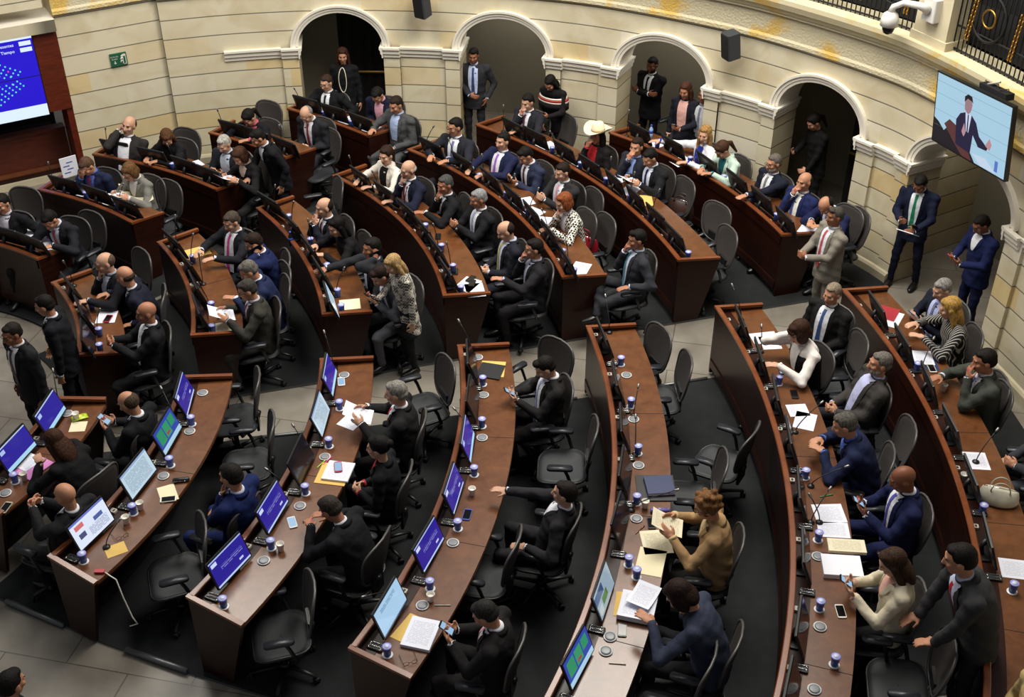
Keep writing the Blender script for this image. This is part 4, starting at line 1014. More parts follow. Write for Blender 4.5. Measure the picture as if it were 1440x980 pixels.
def hair_prims(mb, C, H, style):
    def e(c, r): mb.ell(C+H @ V(c), r, DUM, M=H, seg=18, rings=12)
    def c_(a, b, ra, rb): mb.cap(C+H @ V(a), C+H @ V(b), ra, rb, DUM)
    if style == 'bald': return False
    if style == 'fringe': e((0, -.038, -.004), (.0795, .080, .050)); return True
    if style == 'thin': e((0, -.042, .020), (.081, .076, .080)); return True
    if style in ('short', 'beard', 'quiff'):
        e((0, -.022, .042), (.0815, .094, .088)); e((0, -.045, .0), (.079, .070, .060)); e((0, .028, .092), (.052, .048, .028))
        if style == 'quiff': e((0, .045, .098), (.050, .040, .034))
        return True
    e((0, -.024, .044), (.086, .099, .092)); e((0, .026, .094), (.056, .050, .030))
    if style == 'bob':
        for s in (-1, 1): e((s*.070, -.005, -.015), (.026, .058, .080))
        e((0, -.065, -.02), (.082, .052, .088))
    if style == 'fringebob':
        for s in (-1, 1): e((s*.070, .01, -.015), (.026, .062, .085))
        e((0, -.065, -.02), (.082, .052, .088)); e((0, .070, .062), (.060, .028, .028))
    if style == 'long':
        for s in (-1, 1): c_((s*.068, -.008, .01), (s*.085, -.005, -.17), .036, .030); c_((s*.085, -.005, -.15), (s*.080, .045, -.27), .030, .018)
        e((0, -.068, -.09), (.092, .048, .150))
    if style == 'tail':
        c_((0, -.10, .03), (0, -.14, -.02), .030, .034); c_((0, -.14, -.02), (0, -.125, -.20), .034, .016)
    if style == 'bun': e((0, -.115, .055), (.040, .036, .038))
    if style == 'curly':
        for i in range(26):
            a = i*2.4; z = -.05+.17*(i/26); r_ = .085*math.sqrt(max(.05, 1-((z-.03)/.11)**2)); p = (r_*math.cos(a), -.025+r_*1.08*math.sin(a), z+.012)
            if p[1] > .045 and z < .075: continue
            e(p, (.027, .027, .025))
        e((0, -.03, .03), (.092, .092, .095))
    return True
def crease(me, amp, seed):
    """soft folds: moves the cloth a few millimetres along its normals"""
    n = len(me.vertices); co = np.empty(n*3, np.float32); me.vertices.foreach_get('co', co); co = co.reshape(-1, 3)
    no = np.empty(n*3, np.float32); me.vertices.foreach_get('normal', no); no = no.reshape(-1, 3); x, y, z = co.T; g = seed*1.7
    w = np.sin(x*38+z*21+g+2*np.sin(y*17+g))*.5+np.sin(y*33-z*47+2.1*g+1.5*np.sin(x*23))*.5+np.sin(z*61+x*19-y*27+g)*.35
    me.vertices.foreach_set('co', (co+no*(amp*w)[:, None]).ravel()); me.update()
def build_people():
    jobs = []; recs = []
    for q in PEOPLE:
        J = skeleton(q); fem = q.get('fem', 0); k = q.get('s', 1.0)*(1.06 if q['pose'] == 'sit' else 1.0); st = q['pose'] == 'stand'; fat = q.get('fat', 1.0)
        hd = J['head']*k; face = q['face']
        hw = at(q['px'], q['py'], hd.z+(ZFL if not q.get('bare') else 0))
        if face is None: face = math.degrees(math.atan2(CY-hw.y, CX-hw.x))+q.get('yaw', 0)
        fa = R(face); q['fa'] = fa; Rz = rotz(fa-PI/2); off = Rz @ V((hd.x, hd.y, 0)); q['root'] = V((hw.x-off.x, hw.y-off.y, ZFL if not q.get('bare') else 0))
        dist = math.hypot(hw.y, CAMH-1.2); vox = .0075 if dist < 13 else (.0090 if dist < 16.5 else .0110)
        S = {n: v for n, v in J.items()}
        # body
        mb = MB(); head_prims(mb, J['head'], J['H'], .93 if fem else 1.0, .85 if fem else 1.05)
        sp = J['spine']; mb.cap(J['neck']-J['ud']*.04, J['head']+J['H'] @ V((0, -.02, -.05)), .054 if not fem else .046, .052 if not fem else .044, DUM)
        for i in range(3): mb.cap(sp[i][0], sp[i+1][0]-(sp[i+1][1]*.06 if i == 2 else V((0, 0, 0))), .075, .07, DUM)
        mb.cap(J['sh'][-1], J['sh'][1], .035, .035, DUM)
        for s in (-1, 1):
            mb.cap(J['sh'][s], J['el'][s], .036, .032, DUM); mb.cap(J['el'][s], J['wr'][s], .033, .025, DUM)
            mb.cap(J['hipj'][s], J['knee'][s], .055, .045, DUM); mb.cap(J['knee'][s], J['ank'][s], .043, .032, DUM); mb.cap(J['ank'][s], J['ank'][s]+V((0, .06, -.045)), .024, .020, DUM)
            hand_prims(mb, J['wr'][s], J['hf'][s], s, J['curl'][s])
        jobs.append((mb, vox, 1))
        # hair
        hb = MB(); hs = hair_prims(hb, J['head'], J['H'], q.get('hair', 'short')); jh = None
        if hs: jh = len(jobs); jobs.append((hb, .009 if dist > 13 else .0075, 1))
        # jacket / top
        T = MB(); f = 1.0 if not fem else .90; X = J['sx']
        rings = []; pr = [(-.10, .185, .135), (-.02, .192, .142), (0, .190, .146)] if not st else ([(-.19, .192, .138), (-.10, .186, .138), (0, .178, .132)])
        if q.get('long'): pr = [(-q['long'], .205, .16), (-q['long']*.5, .195, .15), (0, .170, .125)]
        p0, d0 = sp[0]
        for dz, a, b in pr: rings.append((p0+d0*dz, V((1, 0, 0)), V((0, 1, 0)), a*f*max(fat, 1), b*f*fat))
        def nrm(d, x): y = d.cross(x); return y.normalized()*-1 if y.y < 0 else y.normalized()
        (p1, d1), (p2, d2), (p3, d3) = sp[1], sp[2], sp[3]
        X1 = V((1, 0, 0)).lerp(X, .4).normalized(); X2 = V((1, 0, 0)).lerp(X, .8).normalized()
        rings += [(p1, X1, nrm(d1, X1), .176*f*max(fat, 1), .134*f*fat), (p1.lerp(p2, .5), X1, nrm(d1, X1), .186*f, .138*f*(.5+.5*fat)), (p2, X2, nrm(d2, X2), .200*f, .136*f*(1.04 if fem else 1)), (p2.lerp(p3, .5), X, nrm(d3, X), .196*f, .122*f), (p2.lerp(p3, .78), X, nrm(d3, X), .168*f, .098*f), (p3-d3*.012, X, nrm(d3, X), .085, .066), (p3+d3*.012, X, nrm(d3, X), .058, .056)]
        TB = MB(); TB.loft(rings, DUM, 28); T.add(TB.v, TB.f, DUM, True)
        al = q.get('sleeve', 1.0)
        for s in (-1, 1):
            j = J['sh'][s]; T.ell(j-X*(s*.01)-J['ud']*.008, (.070*f,)*3, DUM); T.cap(j-X*(s*.02)-J['ud']*.012, J['el'][s], .070*f, .056*f, DUM); w = J['el'][s].lerp(J['wr'][s], .97 if al >= 1 else al); T.cap(J['el'][s], w, .057*f, .043*f, DUM)
            T.cap(J['neck']-J['ud']*.02, j-X*(s*.03)+J['ud']*.010, .052, .052, DUM)
        jt = len(jobs); jobs.append((T, .0125 if dist < 14 else .015, 2))
        # trousers
        B = MB(); fl = 1.0 if not fem else .92
        B.ell(sp[0][0]+V((0, -.01, -.02)), (.165*fl*max(1, fat*.95), .125*fl, .11), DUM)
        if q.get('skirt'):
            B.loft([(sp[0][0]+V((0, 0, .05)), V((1, 0, 0)), V((0, 1, 0)), .14, .11), (sp[0][0]+V((0, 0, -.35)), V((1, 0, 0)), V((0, 1, 0)), .19, .15)], DUM, 16)
        for s in (-1, 1):
            B.cap(J['hipj'][s]+V((0, 0, .0)), J['knee'][s], .088*fl, .064*fl, DUM); B.cap(J['knee'][s], J['ank'][s]+V((0, 0, .01)), .062*fl, .047*fl, DUM)
        jb = len(jobs); jobs.append((B, .016, 2))
        recs.append((q, J, len(jobs)-1-(1 if False else 0), jh, jt, jb, TB, rings, dist, k))
        q['_jobs'] = (jt-(2 if hs else 1), jh, jt, jb)
    meshes = []
    for i in range(0, len(jobs), 60): meshes += remesh(jobs[i:i+60])
    for q, J, _, jh, jt, jb, TB, rings, dist, k in recs:
        jbod = q['_jobs'][0]; fem = q.get('fem', 0); H = J['H']; C = J['head']
        root = thing('person', q['label'], 'person', q['root'], q['fa']-PI/2)
        root.scale = (k, k, k)
        sk = skinm(q.get('skin', 'b98568')); me = meshes[jbod]; me.materials.clear(); me.materials.append(sk); me.materials.append(M_lip)
        # eye sockets and lips
        Hi = H.inverted(); n = len(me.vertices); co = np.empty(n*3, np.float32); me.vertices.foreach_get('co', co); co = co.reshape(-1, 3)
        Hn = np.array([list(r) for r in Hi], np.float32); loc = (co-np.array(C, np.float32)) @ Hn.T
        for s in (-1, 1):
            d2 = ((loc[:, 0]-s*.031)/.016)**2+((loc[:, 2]-.014)/.011)**2; w = np.exp(-d2)*(loc[:, 1] > .05)
            loc[:, 1] -= .010*w
        co2 = loc @ np.linalg.inv(Hn).T+np.array(C, np.float32); me.vertices.foreach_set('co', co2.ravel())
        pc = np.empty(len(me.polygons)*3, np.float32); me.polygons.foreach_get('center', pc); pc = (pc.reshape(-1, 3)-np.array(C, np.float32)) @ Hn.T
        lip = ((np.abs(pc[:, 0]) < .023) & (pc[:, 2] > -.075) & (pc[:, 2] < -.048) & (pc[:, 1] > .078)); me.polygons.foreach_set('material_index', lip.astype(np.int32)); me.update()
        link('body', me, root)
        eb = MB()
        for s in (-1, 1): eb = MB(); eb.ell(C+H @ V((s*.031, .0685, .013)), (.0115, .0115, .0075), M_eye, M=H, seg=10, rings=6); eb.ell(C+H @ V((s*.031, .0775, .0125)), (.0060, .0040, .0058), M_iris, M=H, seg=8, rings=5); eb.build('eye', root)
        hc = hairm(q.get('hc', '1a1310'))
        if jh is not None:
            hm = meshes[jh]; hm.materials.clear(); hm.materials.append(hc); link('hair', hm, root)
        bm_ = MB()
        for s in (-1, 1): bm_.cap(C+H @ V((s*.018, .089, .036)), C+H @ V((s*.046, .080, .036)), .0045, .0035, hc, 6)
        bm_.build('eyebrows', root)
        if q.get('beard'):
            bb = MB(); bb.ell(C+H @ V((0, .022, -.062)), (.0625, .070, .052), DUM, M=H, seg=16, rings=10); bb.ell(C+H @ V((0, .082, -.044)), (.024, .012, .006), DUM, M=H)
            bb.mats = [hairm(q['beard'])]; bb.build('beard', root)
        if q.get('glasses'):
            gb = MB()
            for s in (-1, 1):
                gb.tube([C+H @ V((s*.032+.022*math.cos(a), .098, .012+.016*math.sin(a))) for a in [i*PI/8 for i in range(16)]], .0022, M_lens, 5, closed=True)
                gb.tube([C+H @ V((s*.054, .096, .016)), C+H @ V((s*.078, .02, .016))], .002, M_lens, 5)
            gb.tube([C+H @ V((-.010, .102, .014)), C+H @ V((.010, .102, .014))], .0022, M_lens, 5); gb.build('glasses', root)
        # top
        tm = meshes[jt]; crease(tm, .0045, q['px'] % 17); tm.materials.clear(); top = q.get('topmat') or fabric(q.get('top', '23242a')); tm.materials.append(top)
        tn = {'shirt': 'shirt', 'dress': 'dress', 'sweater': 'sweater'}.get(q.get('kind', ''), 'jacket')
        link(tn, tm, root)
        bt = meshes[jb]; crease(bt, .005, q['py'] % 13); bt.materials.clear(); bt.materials.append(fabric(q.get('legs', q.get('top', '23242a') if not q.get('topmat') else '17171a'))); link('trousers' if not q.get('skirt') else 'skirt', bt, root)
        for s in (-1, 1):
            a = J['ank'][s]; kk = J['knee'][s]; fwd = V((0, 1, 0)); sb = MB()
            sb.loft([(a+V((0, -.055, -.045)), V((1, 0, 0)), Z, .034, .036), (a+V((0, 0, -.036)), V((1, 0, 0)), Z, .044, .048), (a+V((0, .09, -.052)), V((1, 0, 0)), Z, .046, .030), (a+V((0, .165, -.062)), V((1, 0, 0)), Z, .036, .020), (a+V((0, .19, -.066)), V((1, 0, 0)), Z, .015, .012)], M_shoe, 10); sb.build('shoe', root)
        if q.get('vest'):
            vm = MB(); vm.loft([(c, ux, uy, rx+.010, ry+.010) for c, ux, uy, rx, ry in rings[1:-3]], fabric(q['vest']), 28); vm.build('vest', root)
        # shirt front, collar, lapels, tie laid on the chest
        bvh = BVHTree.FromPolygons([V(v) for v in TB.v], [f for f in TB.f])
        sp = J['spine']; axis = [(sp[3][0], sp[3][1]), (sp[2][0], sp[2][1]), (sp[1][0], sp[1][1]), (sp[0][0], V((0, 0, 1)))]; X = J['sx']
        def axp(d):                                # d metres below the neck root
            segs = [(axis[i][0], axis[i+1][0]) for i in range(3)]; r_ = d
            for a, b in segs:
                L_ = (b-a).length
                if r_ <= L_: return a.lerp(b, r_/L_)
                r_ -= L_
            return segs[-1][1]+V((0, 0, -r_))
        def onchest(x, d, lift):
            p = axp(d); dn = (axp(d+.03)-axp(max(0, d-.03))).normalized(); F = dn.cross(X).normalized()
            if F.y < 0: F = -F
            o = p+X*x+F*.5; h = bvh.ray_cast(o, -F)
            return (h[0] if h[0] is not None else p+X*x+F*.06)+F*lift
        def patch(mb, fn, m, nu, nv):
            vs = [fn(i/nu, j/nv) for j in range(nv+1) for i in range(nu+1)]; fs = [(j*(nu+1)+i, j*(nu+1)+i+1, (j+1)*(nu+1)+i+1, (j+1)*(nu+1)+i) for j in range(nv) for i in range(nu)]
            mb.add(vs, fs, m, True)
        sh = q.get('shirt'); Ld = q.get('open', .34); wb = q.get('wb', .022)
        if sh:
            M_s = fabric(sh); hwid = lambda v: (.070*(1-v)+wb*v+.012*math.sin(PI*v))
            s_ = MB(); patch(s_, lambda u, v: onchest((u*2-1)*hwid(v), .004+v*Ld, .006+(.012 if q.get('vest') else 0)), M_s, 6, 12)
            nk, ud = J['neck'], J['ud']; Fx = nrm_ = (ud.cross(X).normalized()); Fx = Fx if Fx.y > 0 else -Fx
            if q.get('collar', 1): s_.loft([(nk-ud*.015, X, Fx, .064, .062), (nk+ud*.016, X, Fx, .059, .060), (nk+ud*.030, X, Fx, .0565, .057)], M_s, 18)
            s_.build('shirt', root)
            for s in (-1, 1): e, w = J['el'][s], J['wr'][s]; c_ = MB(); c_.tube([e.lerp(w, .95), e.lerp(w, 1.05)], [.037, .036], M_s, 10); c_.build('shirt_cuff', root)
            if q.get('tie'):
                M_t = q.get('tiemat') or fabric(q['tie'], .5); t_ = MB(); tl = Ld+.06
                patch(t_, lambda u, v: onchest((u*2-1)*((.019 if v < .08 else .012+.02*v)*(1 if v < .93 else max(.05, (1-v)/.07))), .022+v*tl, .012), M_t, 2, 16); t_.build('tie', root)
            if tn == 'jacket' and q.get('lapel', 1):
                lp = MB()
                for s in (-1, 1):
                    def lf(u, v, s=s):
                        a = s*hwid(v); wdt = .036*math.sin(PI*min(1, .25+v*.75))*(1.0 if v < .95 else .6)+.004
                        return onchest(a+s*u*wdt, .0+v*Ld, .012-(.004 if u > .9 else 0))
                    patch(lp, lf, top, 2, 10)
                lp.loft([(nk-ud*.024-Fx*.022, X, Fx, .086, .070), (nk+ud*.014-Fx*.024, X, Fx, .070, .058)], top, 18)
                lp.build('lapels', root)
        if q.get('shawl'):
            sb = MB(); nk, ud = J['neck'], J['ud']; Fx = ud.cross(X); Fx = Fx if Fx.y > 0 else -Fx
            cols = [fabric('171416'), fabric('e4dccf'), fabric('b03a34'), fabric('e4dccf'), fabric('171416')]
            for i, (a, b) in enumerate(((.02, -.10), (-.10, -.125), (-.125, -.16), (-.16, -.185), (-.185, -.30))):
                rr = lambda d: (.09+.165*min(1, (.02-d)/.16), .085+.08*min(1, (.02-d)/.16)); ra, rb = rr(a), rr(b)
                sb.loft([(nk+ud*a, X, Fx, ra[0], ra[1]), (nk+ud*b, X, Fx, rb[0], rb[1])], cols[i], 24)
            sb.build('shawl', root)
        q['obj'] = root; q['J'] = J; q['k'] = k
        if q.get('necklace'):
            nb = MB(); nb.tube([onchest(.06*math.sin(a), .02+.19*(1-math.cos(a)), .012) for a in [i*PI/12 for i in range(24)]], .006, mat('pearl', srgb('e8e0cc'), .3), 6, closed=True); nb.build('necklace', root)
def w_of(q, v):                                   # person's frame -> world
    return q['root']+rotz(q['fa']-PI/2) @ (V(v)*q['k'])
# ================================================================ THE PEOPLE IN THE PHOTOGRAPH
M_hound = pattern_mat('houndstooth', srgb('efeade'), srgb('0c0b0b'), 'check', 40)
M_plaid = pattern_mat('plaid_check', srgb('dad3c6'), srgb('1e1c1a'), 'plaid', 50)
M_pin = pattern_mat('pinstripe', srgb('141316'), srgb('b9b4ad'), 'stripe', 14)
M_stripetie = pattern_mat('striped_tie', srgb('20242c'), srgb('d6d4cc'), 'stripe', 26)
L1, L2, L3, DK1, DK2 = 'c79a80', 'b98568', 'a87358', '7c4c35', '8e5c42'
GR, GR2, BLK, BRN, BLD = '8a8784', 'b0aca6', '14100e', '3a2417', 'b58a4e'
W_ = 'e4e6ee'
# far block, by the screen wall
P(181, 177, 'person in dark suit and open white shirt reclining with hand at temple, below exit sign', lean=-12, side=-6, arms=(('temple', (-.02, 0, -.02)), 'lap'), ht=-14, top='2b2828', shirt=W_, open=.40, wb=.06, hair='thin', hc='3a2a1e', skin=L1, yaw=10, s=1.06)
P(235, 194, 'person with brown hair and black clothes looking down, beside the reclining man in white shirt', fem=1, lean=12, hp=38, hy=35, arms=('desk', 'write'), top='17171a', hair='long', hc='5a3a22', skin=L2)
P(315, 203, 'grey haired person with pale shirt holding a phone, left of the standing black suit', lean=6, hp=22, arms=('phone', 'phone'), top='23262e', shirt='c9d3e4', open=.38, wb=.05, hair='short', hc=GR2, skin=L1, yaw=12)
P(338, 220, 'person with brown bob reading white papers, beside the standing man in black', fem=1, lean=10, hp=30, arms=('paper', 'paper'), top='1b1a1c', shirt='d0b9a8', open=.14, hair='bob', hc='4a2e20', skin=L2, lapel=0)
P(350, 166, 'person in black with dark tied hair resting head on hand, behind the fourth far-block desk', fem=1, lean=16, hp=34, arms=('temple', 'desk'), top='15151b', shirt='c05a70', open=.2, hair='tail', hc=BLK, skin=L2, lapel=0)
P(363, 194, 'person standing in black suit bending over a desk among the far block', face=212, pose='stand', lean=20, hp=24, arms=('desk', ('hang', (0, .05, .05))), top='131419', legs='131419', shirt=W_, open=.2, hair='short', hc=BLK, skin=L2)
P(122, 234, 'person in blue suit and red tie covering face with hand, beside the white easel board', lean=10, hp=32, arms=('brow', 'lap'), top='1c2440', shirt='5468b4', tie='b04050', open=.36, wb=.04, hair='short', hc='5a4030', skin=L2)
P(183, 242, 'person with light brown hair and grey jacket reading over an open newspaper', fem=1, lean=8, hp=32, arms=('paper', 'paper'), top='75746e', shirt='d8d4d0', open=.2, hair='bob', hc='6a4a2c', skin=L2, glasses=1)
P(3, 287, 'person in dark suit and patterned shirt at the left edge of the far block', lean=0, hp=12, arms=('laphold', 'rest'), top='14151a', shirt='c4c0cc', open=.4, wb=.06, hair='short', hc=BLK, skin=L2, yaw=8)
P(70, 309, 'person in dark suit and red tie writing on white paper, innermost far-block desk', lean=14, hp=38, arms=('write', 'desk'), top='1c1e24', shirt='b9c2d4', tie='a8484e', open=.34, hair='short', hc=BLK, skin=L2, yaw=12)
P(459, 117, 'person with glasses and black suit seated below the first arch, black tie', lean=2, hp=12, arms=('desk', 'rest'), top='15161a', shirt=W_, tie='1a2030', open=.36, wb=.05, hair='short', hc='3a2a20', skin=L1, glasses=1, yaw=6)
P(531, 134, 'person in navy jacket and pink shirt bent over a phone, below the first arch', lean=12, hp=40, arms=('laphold', 'laphold'), top='1a1d33', shirt='e0a8b8', open=.36, wb=.04, hair='short', hc=BLK, skin=L2, yaw=16)
P(557, 148, 'person in grey suit and blue shirt at the end of the outermost far-block desk', lean=2, hp=18, arms=('desk', 'lap'), top='4a4b4d', shirt='a9bbe0', open=.34, wb=.05, hair='short', hc='2a1d16', skin=L2, yaw=4, s=1.03)
P(431, 161, 'person with grey hair and dark red tie looking down, below the first arch', lean=8, hp=40, arms=('laphold', 'laphold'), top='25262b', shirt=W_, tie='8e3440', open=.36, wb=.04, hair='thin', hc=GR, skin=L1, yaw=6)
P(482, 79, 'person standing inside the first arch in a black dress with long pearl necklace', face=262, pose='stand', fem=1, arms=('hang', 'hang'), hp=8, top='111114', legs='111114', hair='long', hc='3a2014', skin='a87a60', necklace=1, kind='dress', skirt=1, hy=12)
# middle block
P(640, 179, 'person with glasses and mauve tie at the wall end of the fifth middle-block desk', lean=0, hp=8, hy=-20, arms=('desk', 'desk'), top='24262e', shirt=W_, tie='6a6a98', open=.38, wb=.05, hair='short', hc=BLK, skin=L2, glasses=1, yaw=18, s=1.04)
P(707, 199, 'person in navy suit and bright purple tie leaning back in the fifth middle-block row', lean=-8, hp=4, arms=('desk', 'desk'), top='1c2140', shirt=W_, tie='9a62c0', open=.42, wb=.05, hair='short', hc=BLK, skin=L1, yaw=10)
P(739, 219, 'person in blue-grey suit and dark tie reading a phone, fifth middle row', lean=8, hp=30, arms=('phone', 'phone'), top='2b3148', shirt=W_, tie='4a2a3a', open=.36, wb=.04, hair='quiff', hc=BLK, skin=L2, yaw=2)
P(791, 242, 'person in dark suit and pale pink tie with hands together, fifth middle row', lean=0, hp=14, arms=('clasp', 'clasp'), top='2a2a2c', shirt=W_, tie='dba0b4', open=.44, wb=.05, hair='short', hc='241812', skin=L1, yaw=8)
P(543, 219, 'person with brown ponytail, white blazer and black top at the fourth middle-block desk', fem=1, lean=4, hp=8, hy=15, arms=('desk', 'desk'), top='dcd6cc', shirt='141416', open=.34, wb=.05, collar=0, hair='tail', hc='2e1c14', skin=L1, yaw=4, legs='17171a')
P(574, 239, 'balding person with glasses, navy suit and dark red tie, fist at mouth', lean=4, hp=10, arms=('chin', 'desk'), top='181c30', shirt=W_, tie='802c40', open=.44, wb=.06, hair='fringe', hc=GR2, skin=L1, glasses=1, yaw=4)
P(626, 260, 'person with grey-black hair in black suit, fist at chin, fourth middle-block row', lean=8, hp=6, hy=20, arms=('chin', 'desk'), top='17171a', shirt=W_, open=.2, hair='short', hc='4a4a4a', skin=L3, yaw=-10)
P(673, 280, 'person with silver hair, black suit and pale tie, hands clasped on the desk', lean=0, hp=12, hy=-4, arms=('clasp', 'clasp'), top='1a1a1d', shirt=W_, tie='9fb0cc', open=.36, wb=.04, hair='short', hc='8e8e90', skin=L3, yaw=2)
P(711, 325, 'balding person with yellow tie and striped shirt looking down at a phone', lean=-4, hp=30, arms=('laphold', 'laphold'), top='1e2029', shirt='c5cde2', tie='c9bd70', open=.42, wb=.06, hair='thin', hc='2a1d17', skin=L1, yaw=-6)
P(751, 350, 'person with glasses covering mouth with hand, black suit, end of the fourth middle row', lean=0, hp=6, arms=('mouth', 'desk'), top='1d1c20', shirt='b4b8d0', open=.34, hair='short', hc=BLK, skin=L2, glasses=1, yaw=-6)
P(742, 144, 'person in dark suit and plum tie stroking chin, in front of the second arch', lean=2, hp=14, arms=('mouth', 'desk'), top='25252c', shirt=W_, tie='6a4058', open=.36, hair='short', hc=BLK, skin=L1, yaw=10)
P(840, 190, 'person in cream cowboy hat, black jacket and red top drinking from a cup', fem=1, lean=0, hp=2, hy=8, arms=(('mouth', (0, .02, .01)), 'lap'), top='191719', shirt='b0262c', open=.34, wb=.07, collar=0, hair='long', hc=BLK, skin=L3, yaw=8)
P(895, 207, 'person in pale blue shirt and dark jacket with fingers on lips, beside the cowboy hat', lean=-2, hp=2, hy=20, arms=('mouth', 'lap'), top='23262f', shirt='8fa6e0', tie='6482c8', open=.42, wb=.09, hair='short', hc='2a1c14', skin=L2, yaw=8)
P(914, 222, 'person in dark suit and navy tie reading papers, sixth middle-block row', lean=4, hp=26, arms=('paper', 'paper'), top='1a1b1f', shirt='d9dfee', tie='242c58', open=.36, wb=.04, hair='short', hc=BLK, skin=L2, yaw=8)
P(793, 285, 'person with auburn hair and black and white checked jacket, hand over nose', fem=1, lean=14, hp=14, arms=('chin', 'desk'), topmat=M_hound, shirt='e2e0ea', open=.3, wb=.03, collar=1, lapel=0, hair='bob', hc='8a4a26', skin=L1, legs='17171a', yaw=4)
P(896, 337, 'person with teal tie and grey suit sitting with legs crossed, hand at nose', lean=-4, hp=10, arms=('mouth', 'rest'), cross=1, top='2f3036', shirt='cdd8ec', tie='5a97ae', open=.44, wb=.04, hair='quiff', hc=BLK, skin=L3, yaw=-4)
P(991, 190, 'person with blond hair and white blazer stretching an arm along the outermost desk', fem=1, lean=6, hp=4, hy=30, arms=('out', 'desk'), top='e6e4ea', shirt='2438a0', open=.3, wb=.05, collar=0, hair='long', hc='a8804a', skin=L1, legs='17171a')
P(1016, 211, 'person with tied brown hair and mint green jacket looking down at the desk', fem=1, lean=10, hp=38, arms=('write', 'desk'), top='bcd2c4', shirt='206068', open=.26, collar=0, hair='tail', hc='4a3020', skin=L2, legs='17171a')
P(1088, 230, 'grey bearded person with glasses, navy suit and zebra striped tie', lean=0, hp=6, arms=('laphold', 'reach'), top='191d2c', shirt=W_, tie='303030', tiemat=M_stripetie, open=.40, wb=.06, hair='short', hc='6a625c', beard='b5aea6', skin=L2, glasses=1, fat=1.12, yaw=6)
P(1131, 256, 'balding person in bright navy suit and blue tie with hand at mouth', lean=-6, hp=6, hy=6, arms=('mouth', 'lap'), top='1c2550', shirt='e6e4da', tie='4a5a98', open=.44, wb=.07, hair='thin', hc='1d1713', skin=L2, yaw=10)
P(1162, 289, 'person in navy suit bent over white papers behind the standing grey suit', lean=20, hp=44, arms=('write', 'desk'), top='192044', shirt=W_, tie='7a88b8', open=.3, hair='thin', hc='1d1713', skin=L2, yaw=12)
P(456, 292, 'balding person with both hands clasped at mouth, third middle-block desk', lean=8, hp=6, arms=(('mouth', (0, .02, -.03)), ('mouth', (0, .02, -.03))), top='191c26', shirt=W_, tie='8e3038', open=.34, hair='thin', hc='1d1713', skin=L1, yaw=-4)
P(474, 319, 'person with long black hair and black clothes leaning on the desk', fem=1, lean=14, hp=16, hy=8, arms=('desk', 'desk'), top='131315', hair='long', hc='0d0a0a', skin=L1)
P(523, 349, 'person with black hair and dark suit talking on a phone, arm stretched on the desk', lean=2, hp=4, hy=12, arms=('reach', 'ear'), top='26272c', shirt='c2cce0', open=.34, wb=.07, hair='short', hc=BLK, skin=L3, yaw=-4)
P(535, 388, 'person in mid grey suit and blue tie reading a phone beside the woman in checks', lean=18, hp=30, arms=('phone', 'phone'), top='505157', shirt=W_, tie='4f5fae', open=.38, wb=.04, hair='quiff', hc='241612', skin=L2, yaw=16)
P(553, 372, 'person standing in the aisle with blond hair and black and white checked dress', face=208, pose='stand', fem=1, lean=8, hp=26, hy=8, arms=(('phone', (.0, 0, -.02)), 'hang'), topmat=M_plaid, kind='dress', long=.34, legs='1a1a1c', hair='long', hc='b09060', skin=L1, skirt=1, s=.97, bare=1)
P(326, 312, 'person with bright pink tie, white shirt and dark suit, hands on a yellow folder', lean=-4, hp=20, arms=('desk', 'desk'), top='1a1c22', shirt=W_, tie='d4409a', open=.46, wb=.09, hair='short', hc='4a4038', skin=L1, fat=1.15, yaw=12)
P(357, 342, 'person in navy suit talking on a phone, second middle-block row', lean=12, hp=20, arms=('lap', 'ear'), top='172048', shirt=W_, open=.25, hair='short', hc='2a1c15', skin=L2, yaw=-10)
P(350, 381, 'grey haired person in blue suit leaning forward, second middle-block row', lean=16, hp=24, arms=('laphold', 'desk'), top='1b2444', shirt=W_, open=.25, hair='short', hc='6a655e', skin=L2, yaw=-4)
P(348, 408, 'person with glasses and brown-grey suit reading papers, end of the second middle desk', lean=6, hp=18, arms=('paper', 'paper'), top='35342f', shirt='c4c4d4', tie='7a3040', open=.34, hair='short', hc='3e3a36', skin=L2, glasses=1)
P(148, 370, 'balding person with glasses and dark suit, hand at mouth, innermost middle-block desk', lean=2, hp=12, hy=-12, arms=('chin', 'desk'), top='1b1c22', shirt='aab0c0', open=.32, hair='thin', hc='5a4a3c', skin=L1, glasses=1, yaw=10)
P(176, 389, 'balding person in navy suit leaning over to talk, innermost middle-block desk', lean=16, hp=12, hy=-28, arms=('desk', 'rest'), top='171a28', shirt=W_, open=.22, hair='fringe', hc='3a2c22', skin=L2, yaw=-18)
P(206, 440, 'bald person with glasses and dark suit holding hands together on the belly', lean=-6, hp=8, arms=('clasp', 'clasp'), top='17171b', shirt=W_, open=.42, wb=.10, hair='bald', skin=L3, glasses=1, fat=1.18, yaw=6)
P(63, 430, 'person standing in black suit seen from behind at the left side, black hair', face=186, pose='stand', lean=4, hp=14, arms=(('pocket', (0, .1, 0)), 'hang'), top='111319', legs='101115', shirt=W_, open=.2, hair='short', hc=BLK, skin=L2)
P(17, 470, 'person standing at the left edge with glasses and charcoal suit', face=232, pose='stand', lean=2, hp=10, arms=('hang', 'hang'), top='1d1d20', legs='17171a', shirt='d4d0d4', tie='4a4448', open=.36, hair='short', hc='1d1713', skin=DK2, glasses=1, bare=1)
